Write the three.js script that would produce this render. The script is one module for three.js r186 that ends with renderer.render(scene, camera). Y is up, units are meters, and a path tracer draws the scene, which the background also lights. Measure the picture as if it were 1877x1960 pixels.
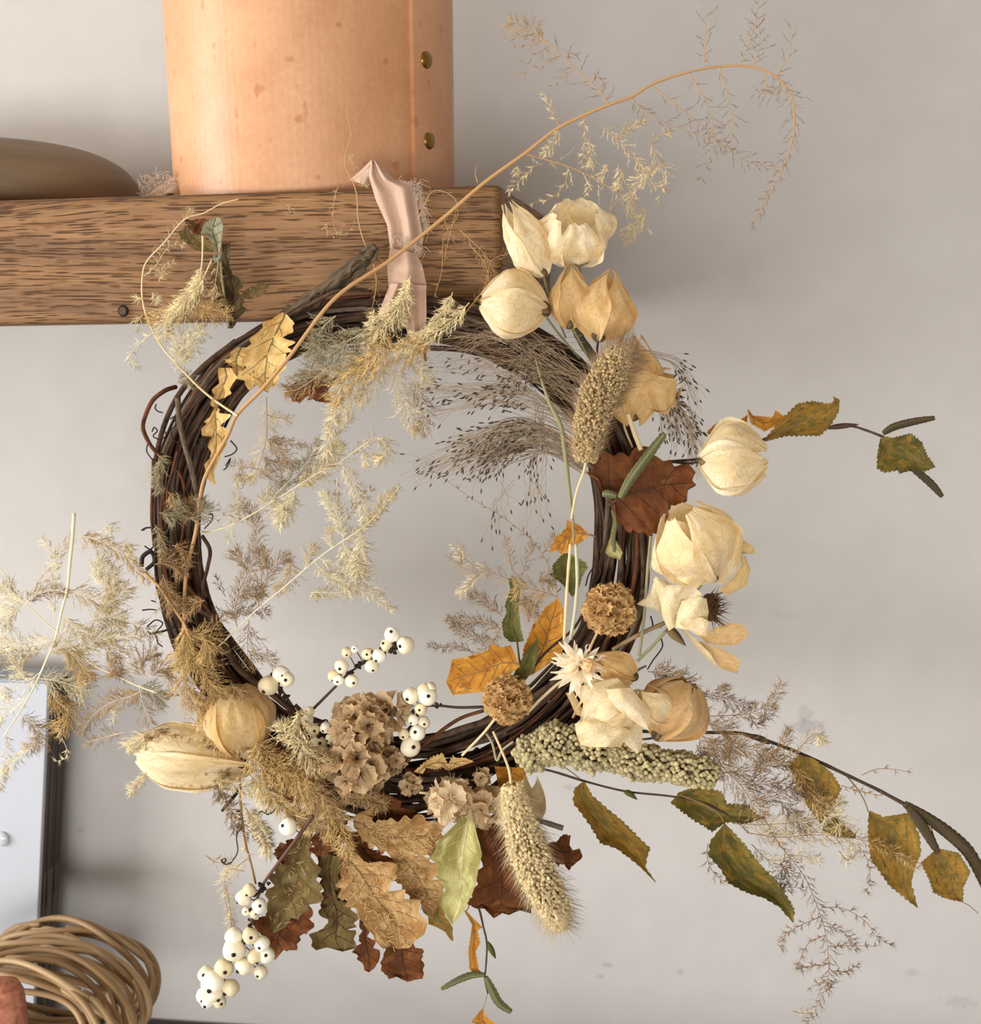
import * as THREE from 'three';
import { mergeGeometries } from 'three/addons/utils/BufferGeometryUtils.js';
import { RoundedBoxGeometry } from 'three/addons/geometries/RoundedBoxGeometry.js';
import { RectAreaLightUniformsLib } from 'three/addons/lights/RectAreaLightUniformsLib.js';

// ------------------------------------------------------------------ camera, light, exposure
const scene = new THREE.Scene();
const FW = 1877, FH = 1960, FOCAL = 2600;
const camera = new THREE.PerspectiveCamera(2 * Math.atan(FH / 2 / FOCAL) * 180 / Math.PI, FW / FH, 0.05, 30);
camera.rotation.order = 'YXZ';
camera.rotation.set(-0.145, 0.146, -0.018);
camera.position.set(0.155, 1.5, 1.165);
camera.focus = 0.86;
camera.userData.fStop = 14;
camera.updateMatrixWorld(true); camera.updateProjectionMatrix();

const renderer = new THREE.WebGLRenderer({ antialias: true });
renderer.toneMapping = THREE.LinearToneMapping;
renderer.toneMappingExposure = 0.65;
renderer.shadowMap.enabled = true;
scene.background = new THREE.Color(0.62, 0.72, 0.85);
RectAreaLightUniformsLib.init();
// daylight through the two windows of the room (low side window, wide window opposite the wall)
const WINDOWS = [
  { x: -2.745, y: 1.5, z: 1.45, w: 1.6, h: 1.35, look: [1, 1.5, 1.45], color: 0xfffcf8, power: 25 },
  { x: -0.1, y: 0.86, z: 3.345, w: 2.9, h: 0.62, look: [-0.1, 0.86, 0], color: 0xfdfdff, power: 21 },
];
for (const w of WINDOWS) {
  const l = new THREE.RectAreaLight(w.color, w.power, w.w, w.h);
  l.position.set(w.x, w.y, w.z); l.lookAt(...w.look); scene.add(l);
}

// ------------------------------------------------------------------ helpers
function rng(seed) { let a = (seed * 2654435761) >>> 0; return () => { a = (a + 0x6D2B79F5) | 0; let t = Math.imul(a ^ (a >>> 15), 1 | a); t = (t + Math.imul(t ^ (t >>> 7), 61 | t)) ^ t; return ((t ^ (t >>> 14)) >>> 0) / 4294967296; }; }
const V3 = (x, y, z) => new THREE.Vector3(x, y, z);
const lerp = (a, b, t) => a + (b - a) * t, clamp = (x, a, b) => Math.max(a, Math.min(b, x));
const sstep = (a, b, x) => { const t = clamp((x - a) / (b - a), 0, 1); return t * t * (3 - 2 * t); };
function h3(x, y, z) { let h = Math.imul(x, 374761393) + Math.imul(y, 668265263) + Math.imul(z, 2147483647 ^ 97531); h = Math.imul(h ^ (h >>> 13), 1274126177); return ((h ^ (h >>> 16)) >>> 0) / 4294967296; }
function noise(x, y, z = 0) {           // smooth value noise, -1 .. 1
  const xi = Math.floor(x), yi = Math.floor(y), zi = Math.floor(z), f = t => t * t * (3 - 2 * t);
  const u = f(x - xi), v = f(y - yi), w = f(z - zi);
  const c = (i, j, k) => h3(xi + i, yi + j, zi + k);
  return 2 * lerp(lerp(lerp(c(0, 0, 0), c(1, 0, 0), u), lerp(c(0, 1, 0), c(1, 1, 0), u), v), lerp(lerp(c(0, 0, 1), c(1, 0, 1), u), lerp(c(0, 1, 1), c(1, 1, 1), u), v), w) - 1;
}
const fbm = (x, y, z = 0, o = 4) => { let s = 0, a = 0.5, f = 1; for (let i = 0; i < o; i++) { s += a * noise(x * f, y * f, z + i * 7.3); a *= 0.5; f *= 2.03; } return s; };
// the photograph was surveyed from the camera's standpoint: a direction and the depth of a plane give a point of the room
const _q = V3();
function at(px, py, z) {
  _q.set(px / FW * 2 - 1, 1 - py / FH * 2, 0.5).unproject(camera).sub(camera.position);
  return camera.position.clone().addScaledVector(_q, (z - camera.position.z) / _q.z);
}
// survey sheets: enlargements with their origin and scale
const SHEET = { o: [0, 0, 1], A: [0, 0, 2.0856], B: [850, 0, 2.346], C: [230, 400, 3.128], D: [650, 550, 3.128], E: [880, 380, 3.754], F: [1080, 700, 2.355], G: [0, 950, 3.2125], H: [380, 1150, 3.027], I: [820, 1000, 3.128], J: [360, 1480, 2.346], K: [1050, 1250, 2.2697], L: [0, 1280, 2.8826], N: [240, 380, 4.667], M: [240, 700, 4.9], Q: [400, 760, 3.77], R: [440, 1480, 4.667], S: [740, 1400, 4.667] };
const sp = (v, x, y) => { const s = SHEET[v]; return [s[0] + x / s[2], s[1] + y / s[2]]; };
const pt = (v, x, y, z) => at(...sp(v, x, y), z);
const U = at(800, 1000, 0.34).distanceTo(at(801, 1000, 0.34));      // one survey unit at the wreath, in metres

const taken = {}, baseOf = new Map();
function numbered(n) { if (!(n in taken)) { taken[n] = 0; return n; } taken[n]++; return n + '_' + String(taken[n]).padStart(3, '0'); }
function thing(name, label, category, base, group) {
  const o = new THREE.Group(); o.name = numbered(name); o.position.copy(base); scene.add(o);
  o.userData = { label, category }; if (group) o.userData.group = group;
  baseOf.set(o, base.clone()); return o;
}
function part(parent, name, geom, mat, stuff) {        // geom in room coordinates
  const b = baseOf.get(parent); if (b) geom.translate(-b.x, -b.y, -b.z);
  const m = new THREE.Mesh(geom, mat); m.name = name; m.castShadow = m.receiveShadow = true;
  if (stuff) m.userData.kind = 'stuff';
  parent.add(m); baseOf.set(m, b); return m;
}
function struct(name, geom, mat) { const m = new THREE.Mesh(geom, mat); m.name = numbered(name); m.userData.kind = 'structure'; m.castShadow = m.receiveShadow = true; scene.add(m); return m; }
function box(x0, x1, y0, y1, z0, z1, r = 0) {
  const g = r ? new RoundedBoxGeometry(x1 - x0, y1 - y0, z1 - z0, 3, r) : new THREE.BoxGeometry(x1 - x0, y1 - y0, z1 - z0);
  g.translate((x0 + x1) / 2, (y0 + y1) / 2, (z0 + z1) / 2); return g;
}
function planarUV(g, s = 1) {          // uv in metres from the dominant axis
  const p = g.attributes.position, n = g.attributes.normal, uv = new Float32Array(p.count * 2);
  for (let i = 0; i < p.count; i++) {
    const ax = Math.abs(n.getX(i)), ay = Math.abs(n.getY(i)), az = Math.abs(n.getZ(i));
    let u, v; if (az >= ax && az >= ay) { u = p.getX(i); v = p.getY(i); } else if (ay >= ax) { u = p.getX(i); v = p.getZ(i); } else { u = p.getZ(i); v = p.getY(i); }
    uv[2 * i] = u * s; uv[2 * i + 1] = v * s;
  }
  g.setAttribute('uv', new THREE.BufferAttribute(uv, 2)); return g;
}
function tex(w, h, fn, srgb = true) {
  const d = new Uint8Array(w * h * 4);
  for (let j = 0; j < h; j++) for (let i = 0; i < w; i++) { const c = fn(i / w, j / h), k = 4 * (j * w + i); d[k] = clamp(c[0], 0, 255); d[k + 1] = clamp(c[1], 0, 255); d[k + 2] = clamp(c[2], 0, 255); d[k + 3] = 255; }
  const t = new THREE.DataTexture(d, w, h); t.magFilter = THREE.LinearFilter; t.minFilter = THREE.LinearMipmapLinearFilter; t.generateMipmaps = true; t.wrapS = t.wrapT = THREE.RepeatWrapping; t.anisotropy = 4;
  if (srgb) t.colorSpace = THREE.SRGBColorSpace; t.needsUpdate = true; return t;
}
const mix3 = (a, b, t) => [lerp(a[0], b[0], t), lerp(a[1], b[1], t), lerp(a[2], b[2], t)];
const std = (color, roughness = 0.8, o = {}) => new THREE.MeshStandardMaterial({ color, roughness, side: THREE.DoubleSide, ...o });
const thin = (color, through, o = {}) => new THREE.MeshPhysicalMaterial({ color, roughness: 0.95, specularIntensity: 0.35, transmission: through, thickness: 0, side: THREE.DoubleSide, ...o });

// smooth curve through points, n samples
function curve(pts, n) { return new THREE.CatmullRomCurve3(pts, false, 'centripetal').getPoints(n); }
// a path on a survey sheet: rows of [x, y] or [x, y, z], z falling back to zdef
const path = (v, rows, z, n) => { const p = rows.map(r => pt(v, r[0], r[1], r[2] ?? z)); return n ? curve(p, n) : p; };
function tube(P, rad, sides = 6, cap = true) {
  const n = P.length, R = typeof rad === 'function' ? rad : () => rad;
  const pos = [], idx = [], uv = []; const T = V3(), Nn = V3(), B = V3(); let prev = null, len = 0;
  for (let i = 0; i < n; i++) {
    T.copy(P[Math.min(i + 1, n - 1)]).sub(P[Math.max(i - 1, 0)]).normalize();
    if (!prev) { Nn.set(0, 0, 1); if (Math.abs(T.z) > 0.9) Nn.set(1, 0, 0); } else Nn.copy(prev);
    Nn.addScaledVector(T, -Nn.dot(T)).normalize(); prev = Nn.clone(); B.crossVectors(T, Nn);
    if (i) len += P[i].distanceTo(P[i - 1]);
    for (let k = 0; k < sides; k++) { const a = k / sides * Math.PI * 2, r = R(i / (n - 1), a); pos.push(P[i].x + (Nn.x * Math.cos(a) + B.x * Math.sin(a)) * r, P[i].y + (Nn.y * Math.cos(a) + B.y * Math.sin(a)) * r, P[i].z + (Nn.z * Math.cos(a) + B.z * Math.sin(a)) * r); uv.push(k / sides, len); }
    if (i) for (let k = 0; k < sides; k++) { const a = (i - 1) * sides + k, b = (i - 1) * sides + (k + 1) % sides; idx.push(a, b, a + sides, b, b + sides, a + sides); }
  }
  if (cap) for (const e of [0, n - 1]) { const c = pos.length / 3; pos.push(P[e].x, P[e].y, P[e].z); uv.push(0.5, e ? len : 0); for (let k = 0; k < sides; k++) { const a = e * sides + k, b = e * sides + (k + 1) % sides; e ? idx.push(c, a, b) : idx.push(c, b, a); } }
  const g = new THREE.BufferGeometry(); g.setAttribute('position', new THREE.Float32BufferAttribute(pos, 3)); g.setAttribute('uv', new THREE.Float32BufferAttribute(uv, 2)); g.setIndex(idx); g.computeVertexNormals(); return g;
}
const taper = (a, b) => t => lerp(a, b, t) * U;
function rawGeom(pos, idx, col, uv) { const g = new THREE.BufferGeometry(); g.setAttribute('position', new THREE.Float32BufferAttribute(pos, 3)); if (uv) g.setAttribute('uv', new THREE.Float32BufferAttribute(uv, 2)); if (col) g.setAttribute('color', new THREE.Float32BufferAttribute(col, 3)); g.setIndex(idx); g.computeVertexNormals(); return g; }
function merge(list) { return mergeGeometries(list.map(g => { const h = g.clone(); for (const k of Object.keys(h.attributes)) if (!['position', 'normal', 'color', 'uv'].includes(k)) h.deleteAttribute(k); return h; })); }

// ------------------------------------------------------------------ the room
// scuffs and specks on the paint, where the photograph shows them
const SCUFF = [[1545, 1392, 24, 10, 0.3], [1538, 1372, 12, 16, 0.25], [1160, 1848, 9, 4, 0.45], [1300, 1862, 7, 4, 0.35], [1145, 1872, 7, 4, 0.35], [1835, 1920, 26, 8, 0.2], [1742, 1862, 14, 6, 0.2], [1087, 1508, 10, 5, 0.25], [153, 1590, 8, 5, 0.3], [857, 188, 4, 4, 0.4], [1500, 1180, 24, 4, 0.12]].map(([x, y, a, b, k]) => { const p = at(x, y, 0), m = 0.00046 * 0.5; return [((p.x * 0.5) % 1 + 1) % 1, ((p.y * 0.5) % 1 + 1) % 1, a * m, b * m, k]; });
const wallTex = tex(1024, 1024, (u, v) => {
  const n = fbm(u * 3, v * 3, 2, 4) * 3 + fbm(u * 90, v * 90, 5, 2) * 4; let c = [192 + n, 188 + n, 183 + n];
  const s = fbm(u * 26 + 4, v * 60, 9, 3); if (s > 0.62) c = mix3(c, [150, 145, 140], (s - 0.62) * 2.2);
  for (const [x, y, a, b, k] of SCUFF) { const d = Math.hypot((u - x) / a, (v - y) / b); if (d < 1.2 + 0.5 * noise(u * 900, v * 900, 3)) c = mix3(c, [112, 108, 106], k * (0.6 + 0.4 * noise(u * 1400, v * 1400, 7))); }
  return c;
});
const wallBump = tex(512, 512, (u, v) => { const b = 128 + fbm(u * 80, v * 80, 1, 3) * 110; return [b, b, b]; }, false);
const wallMat = std(0xffffff, 0.92, { map: wallTex, bumpMap: wallBump, bumpScale: 0.0006 });
const plainWall = std(0xa89f93, 0.95);
const X0 = -2.8, X1 = 2.4, Z1 = 3.4, H = 2.6;
struct('wall_back', planarUV(box(X0 - 0.1, X1 + 0.1, 0, H, -0.1, 0), 0.5), wallMat);
// left wall around its window, front wall around its window
function holed(w, axis) {
  const gs = []; const hw = w.w / 2 + 0.01, hh = w.h / 2 + 0.01;
  const add = (a0, a1, y0, y1) => gs.push(axis === 'x' ? box(X0 - 0.1, X0, y0, y1, a0, a1) : box(a0, a1, y0, y1, Z1, Z1 + 0.1));
  const c = axis === 'x' ? w.z : w.x, lo = axis === 'x' ? 0 : X0, hi = axis === 'x' ? Z1 : X1;
  add(lo, c - hw, 0, H); add(c + hw, hi, 0, H); add(c - hw, c + hw, 0, w.y - hh); add(c - hw, c + hw, w.y + hh, H);
  return mergeGeometries(gs);
}
struct('wall_left', holed(WINDOWS[0], 'x'), plainWall);
struct('wall_front', holed(WINDOWS[1], 'z'), plainWall);
struct('wall_right', box(X1, X1 + 0.1, 0, H, 0, Z1), plainWall);
struct('ceiling', box(X0 - 0.1, X1 + 0.1, H, H + 0.1, -0.1, Z1 + 0.1), std(0xbab2a6, 0.95));
struct('floor', box(X0 - 0.1, X1 + 0.1, -0.1, 0, -0.1, Z1 + 0.1), std(0x7d6c5a, 0.6));
const pane = new THREE.MeshPhysicalMaterial({ color: 0xffffff, roughness: 0.02, transmission: 1, thickness: 0 });
{
  const a = WINDOWS[0], b = WINDOWS[1];
  struct('window_1', box(X0 - 0.06, X0 - 0.05, a.y - a.h / 2, a.y + a.h / 2, a.z - a.w / 2, a.z + a.w / 2), pane);
  struct('window_2', box(b.x - b.w / 2, b.x + b.w / 2, b.y - b.h / 2, b.y + b.h / 2, Z1 + 0.05, Z1 + 0.06), pane);
}

// ------------------------------------------------------------------ shelf
const ZF = 0.30;
const shelfTop = at(930, 353, ZF).y, shelfBot = at(215, 621, ZF).y, shelfEnd = at(962, 470, ZF).x;
const grain = (u, v) => {              // u along the board (0.8 m), v across (0.2 m)
  const wav = fbm(u * 2.2, v * 1.6, 3, 3), pore = noise(u * 40, v * 370 + wav * 44, 12) * 0.62 + noise(u * 90, v * 480 + wav * 60, 5) * 0.38;
  return [wav, pore];
};
const woodB = new Uint8Array(1024 * 1024);
const woodTex = tex(1024, 1024, (u, v) => {
  const [wav, pore] = grain(u, v), ring = 0.5 + 0.5 * Math.sin(v * 30 + wav * 16 + noise(u * 5, v * 30, 8) * 1.2);
  let c = mix3([106, 72, 40], [150, 108, 64], 0.5 * ring + 0.5 * (0.5 + 0.5 * noise(u * 6, v * 70 + wav * 14, 1)));
  const fine = noise(u * 26, v * 300 + wav * 60, 4); c = mix3(c, [176, 134, 86], clamp(fine * 0.5, 0, 0.4));
  if (pore > 0.3) c = mix3(c, [70, 45, 25], clamp((pore - 0.3) * 3.6, 0, 0.85));
  const band = sstep(0.35, 0.75, noise(u * 1.1 + 3, v * 4 + wav * 3, 6)); c = mix3(c, [98, 64, 34], band * 0.45);
  woodB[Math.round(v * 1024) * 1024 + Math.round(u * 1024)] = 190 - clamp((pore - 0.2) * 420, 0, 170) + fine * 20;
  return c;
});
const woodBump = tex(1024, 1024, (u, v) => { const b = woodB[Math.round(v * 1024) * 1024 + Math.round(u * 1024)]; return [b, b, b]; }, false);
const woodMat = std(0xffffff, 0.62, { map: woodTex, bumpMap: woodBump, bumpScale: 0.0011 });
{
  const g = box(X0 + 1.6, shelfEnd, shelfBot, shelfTop, 0.0, ZF, 0.006); planarUV(g, 1.25); { const q = g.attributes.uv; for (let i = 0; i < q.count; i++) q.setXY(i, q.getX(i) + 0.62, q.getY(i) * 4); }
  const s = thing('wooden_shelf', 'thick brown wooden shelf board with coarse open grain fixed to the wall', 'shelf', V3(shelfEnd - 0.6, shelfBot, 0));
  part(s, 'board', g, woodMat);
  const c = at(236, 595, ZF); const nail = new THREE.CylinderGeometry(0.0026, 0.0026, 0.003, 16); nail.rotateX(Math.PI / 2); nail.translate(c.x, c.y, ZF);
  part(s, 'nail_head', nail, std(0x4a3624, 0.5, { metalness: 0.4 }));
  const ring = new THREE.TorusGeometry(0.0031, 0.0007, 6, 20); ring.translate(c.x, c.y, ZF + 0.0003); part(s, 'nail_hole_rim', ring, std(0x20150c, 0.9));
}
// ------------------------------------------------------------------ leather vessel
{
  const CZ = 0.187; const l = at(343, 363, CZ), r = at(853, 352, CZ), cx = (l.x + r.x) / 2 + 0.002, R = (r.x - l.x) / 2 * 0.985, y0 = shelfTop, HT = 0.26;
  const lt = tex(768, 768, (u, v) => {
    const big = fbm(u * 5, v * 4, 1, 4), mid = fbm(u * 18, v * 14, 3, 3), fi = fbm(u * 160, v * 120, 6, 2);
    let c = mix3([210, 160, 120], [192, 138, 98], clamp(0.5 + big * 0.9, 0, 1)); c = c.map(k => k + mid * 9 + fi * 7);
    const st = fbm(u * 40 + 9, v * 32, 11, 2); if (st > 0.42) c = mix3(c, [170, 104, 66], clamp((st - 0.42) * 4, 0, 0.45));
    const sc = fbm(u * 9, v * 90 + u * 30, 15, 2); if (sc > 0.55) c = mix3(c, [222, 180, 142], 0.25);
    return c;
  });
  const lb = tex(512, 512, (u, v) => { const b = 128 + fbm(u * 120, v * 120, 2, 3) * 100 + fbm(u * 6, v * 6, 4, 2) * 40; return [b, b, b]; }, false);
  const lm = new THREE.MeshPhysicalMaterial({ map: lt, bumpMap: lb, bumpScale: 0.00012, roughness: 0.42, specularIntensity: 0.8, side: THREE.DoubleSide });
  const v = thing('leather_vessel', 'tall tan leather cylinder with a riveted overlapping seam standing on the shelf', 'container', V3(cx, y0, CZ));
  // direction of the seam seen from the front: angle a measured from +x towards +z
  const wallArc = (ri, ro, a0, a1, h, n) => {
    const sh = new THREE.Shape(); for (let i = 0; i <= n; i++) { const a = lerp(a0, a1, i / n); sh[i ? 'lineTo' : 'moveTo'](Math.cos(a) * ro, Math.sin(a) * ro); }
    for (let i = n; i >= 0; i--) { const a = lerp(a0, a1, i / n); sh.lineTo(Math.cos(a) * ri, Math.sin(a) * ri); } sh.closePath();
    const g = new THREE.ExtrudeGeometry(sh, { depth: h, bevelEnabled: true, bevelSize: 0.0006, bevelThickness: 0.0006, bevelSegments: 2, steps: 1, curveSegments: 4 });
    g.rotateX(Math.PI / 2); g.translate(0, h, 0);          // x, -> z
    const p = g.attributes.position, uv = new Float32Array(p.count * 2);
    for (let i = 0; i < p.count; i++) { const y = p.getY(i), f = 1 + 0.03 * y / h; p.setX(i, p.getX(i) * f); p.setZ(i, p.getZ(i) * f); uv[2 * i] = Math.atan2(p.getZ(i), p.getX(i)) / 6.2832 * 2; uv[2 * i + 1] = y / 0.3; }
    g.setAttribute('uv', new THREE.BufferAttribute(uv, 2)); g.computeVertexNormals(); g.translate(cx, y0, CZ); return g;
  };
  const seam = at(790, 300, CZ + R * 0.55); const a0 = Math.acos(clamp((seam.x - cx) / (R * 1.02), -1, 1));
  part(v, 'body', wallArc(R - 0.003, R, a0 - 0.25, a0 - 0.25 + Math.PI * 2 - 0.02, HT, 120), lm);
  const flap = part(v, 'seam_flap', wallArc(R + 0.0004, R + 0.0036, -0.9, a0, HT, 40), lm);
  part(v, 'bottom', (() => { const g = new THREE.CylinderGeometry(R - 0.003, R - 0.003, 0.003, 64); g.translate(cx, y0 + 0.002, CZ); return g; })(), lm);
  const brass = std(0x8a6a34, 0.32, { metalness: 0.9 });
  for (const [x, y] of [[808, 112], [814, 267]]) {
    const c = at(x, y, CZ + R * 0.5), a = Math.acos(clamp((c.x - cx) / (R * 1.035), -1, 1)) * 1.0;
    const rv = [[0.0001, 0.0028], [0.003, 0.0025], [0.0052, 0.0014], [0.0058, 0.0002], [0.0058, -0.001]].map(q => new THREE.Vector2(q[0], q[1]));
    const g = new THREE.LatheGeometry(rv, 24); g.rotateX(Math.PI / 2); g.rotateY(Math.PI / 2 - a);
    const rr = R * (1 + 0.03 * (c.y - y0) / HT) + 0.004; g.translate(cx + Math.cos(a) * rr, c.y, CZ + Math.sin(a) * rr); part(v, 'rivet', g, brass);
  }
}
// ------------------------------------------------------------------ dish on the shelf
{
  const z = 0.14, e = at(250, 368, z), top = at(0, 297, z).y, R = 0.135, hgt = top - shelfTop;
  const prof = []; for (let i = 0; i <= 30; i++) { const t = i / 30 * Math.PI / 2; prof.push(new THREE.Vector2(Math.max(1e-4, R * Math.pow(Math.sin(t), 0.62)), 0.006 + (hgt + 0.004) * Math.pow(Math.cos(t), 0.8))); }
  prof.push(new THREE.Vector2(R * 0.97, 0.002), new THREE.Vector2(R * 0.9, 0), new THREE.Vector2(R * 0.86, 0.004));
  const g = new THREE.LatheGeometry(prof, 72); const c = V3(e.x - R, shelfTop, z); g.translate(c.x, c.y, c.z);
  const ct = tex(512, 256, (u, v) => { const n = fbm(u * 20, v * 20, 3, 3) * 12; return [122 + n, 105 + n, 82 + n]; });
  const d = thing('ceramic_dish', 'low rounded taupe ceramic dish on the shelf next to the leather cylinder', 'dish', c);
  part(d, 'body', g, std(0xffffff, 0.6, { map: ct }));
  const foot = new THREE.TorusGeometry(R * 0.88, 0.002, 8, 60); foot.rotateX(Math.PI / 2); foot.translate(c.x, c.y + 0.002, c.z); part(d, 'foot_ring', foot, std(0x6d5e4b, 0.7));
}
// ------------------------------------------------------------------ counter, board, cane coil, terracotta piece
const counterY = at(420, 1955, 0).y;
{
  const g = box(X0 + 1.2, X1 - 0.4, counterY - 0.03, counterY, 0.002, 0.62, 0.003); planarUV(g);
  const ct = thing('counter_top', 'dark counter top running along the foot of the wall', 'counter', V3(0.3, counterY - 0.03, 0.3)); part(ct, 'slab', g, std(0x2c2522, 0.5));
  part(ct, 'front_panel', box(X0 + 1.2, X1 - 0.4, 0, counterY - 0.03, 0.1, 0.58), std(0x4a4038, 0.7));
}
{ // white box-framed board with a dark grooved wooden side, standing a little off the wall
  const zf = 0.062, th = 0.042; const tr = at(90, 1310, zf), br = at(69, 1790, zf), yb = counterY, sl = (br.x - tr.x) / (br.y - tr.y), xb = tr.x + (yb - tr.y) * sl;
  const b = thing('white_board', 'white board with dark grooved wooden side edge standing behind the coiled cane', 'board', V3(tr.x - 0.12, yb, zf));
  const prism = (pts, z0, z1, bev = 0.0007) => { const s = new THREE.Shape(pts.map(p => new THREE.Vector2(p[0], p[1]))); const g = new THREE.ExtrudeGeometry(s, { depth: z1 - z0 - 2 * bev, bevelEnabled: true, bevelSize: bev, bevelThickness: bev, bevelSegments: 2 }); g.translate(0, 0, z0 + bev); return planarUV(g); };
  part(b, 'panel', prism([[tr.x, tr.y], [tr.x - 0.24, tr.y + 0.002], [xb - 0.24, yb], [xb, yb]], zf - 0.006, zf), std(0xb9bdc4, 0.4));
  part(b, 'top_trim', prism([[tr.x + 0.001, tr.y + 0.002], [tr.x - 0.24, tr.y + 0.004], [tr.x - 0.24, tr.y + 0.0008], [tr.x + 0.001, tr.y - 0.001]], zf - th, zf - 0.002), std(0x98a0a8, 0.5));
  const wt = tex(256, 512, (u, v) => { const s = fbm(u * 60, v * 3, 2, 3); return mix3([50, 38, 32], [104, 90, 80], clamp(0.4 + s * 1.3, 0, 1)); });
  const dm = std(0xffffff, 0.6, { map: wt });
  for (let i = 0; i < 5; i++) { const z1 = zf - 0.0075 - i * 0.0069, dx = (i % 2) * 0.0011 + 0.0006; part(b, 'wooden_lath', prism([[tr.x + dx, tr.y - 0.002], [tr.x - 0.014, tr.y - 0.002], [xb - 0.014, yb], [xb + dx, yb]], z1 - 0.0062, z1), dm); }
  part(b, 'backing', prism([[tr.x - 0.01, tr.y - 0.003], [tr.x - 0.24, tr.y], [xb - 0.24, yb], [xb - 0.01, yb]], zf - th, zf - 0.007), std(0x3a302a, 0.9));
  const k = new THREE.SphereGeometry(0.007, 20, 12); k.scale(1, 1, 0.5); const kc = at(5, 1605, zf); k.translate(kc.x, kc.y, zf + 0.001); part(b, 'stud', k, std(0xc6c9cc, 0.15));
}
{ // coil of cane: strands looping around a horizontal axis, open towards the viewer
  const zc = 0.19, c = at(60, 1942, zc); const b = thing('cane_coil', 'coil of tan cane strands lying on the counter in front of the white board', 'cane', V3(c.x, counterY, zc));
  const r = rng(5); const ms = [0xa98a63, 0x96774f, 0xb4966d].map(k => std(k, 0.55));
  const rx = at(258, 1900, zc).x - c.x, ry = at(60, 1842, zc).y - c.y;
  for (let i = 0; i < 26; i++) {
    const d = r(), sx = rx * (0.72 + 0.28 * r()), sy = ry * (0.72 + 0.28 * r()) * 1.0, z0 = zc + 0.05 - d * 0.13, tilt = 0.35 + (r() - 0.5) * 0.5, ph = r() * 6.28, turns = 0.9 + r() * 0.7, sh = (r() - 0.5) * 0.012;
    const P = []; for (let k = 0; k <= 70; k++) { const a = ph + k / 70 * turns * Math.PI * 2; const wob = 1 + 0.04 * Math.sin(a * 2 + i); const yy = Math.sin(a) * sy * wob; P.push(V3(c.x + Math.cos(a) * sx * wob + sh - yy * 0.12, Math.max(counterY + 0.003, c.y + yy + sh * 0.5), z0 + Math.cos(a) * 0.02 * tilt - yy * 0.35 + 0.008 * Math.sin(a * 3 + i))); }
    part(b, 'cane_strand', tube(P, 0.0027, 7), ms[i % 3]);
  }
}
{
  const z = 0.3, c = at(8, 1950, z); const R = at(48, 1950, z).x - c.x; const prof = [[0.001, 0.035], [0.4, 0.036], [0.75, 0.033], [0.93, 0.026], [1, 0.012], [0.98, -0.01], [0.9, -0.04], [0.85, -0.045], [0.001, -0.045]].map(q => new THREE.Vector2(R * q[0], q[1]));
  const g = new THREE.LatheGeometry(prof, 48); g.translate(c.x, c.y - 0.006, z);
  const t = thing('terracotta_pot', 'small rough terracotta piece beside the coiled cane', 'pot', V3(c.x, counterY, z));
  const tt = tex(256, 256, (u, v) => { const n = fbm(u * 30, v * 30, 3, 4) * 40; return [176 + n, 112 + n, 84 + n]; });
  part(t, 'body', g, std(0xffffff, 0.85, { map: tt }));
  const lid = new THREE.CylinderGeometry(R * 0.88, R * 0.88, Math.max(0.002, c.y - 0.05 - counterY), 40); lid.translate(c.x, (c.y - 0.05 + counterY) / 2, z); part(t, 'stand', lid, std(0x8a5a44, 0.9));
}

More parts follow.
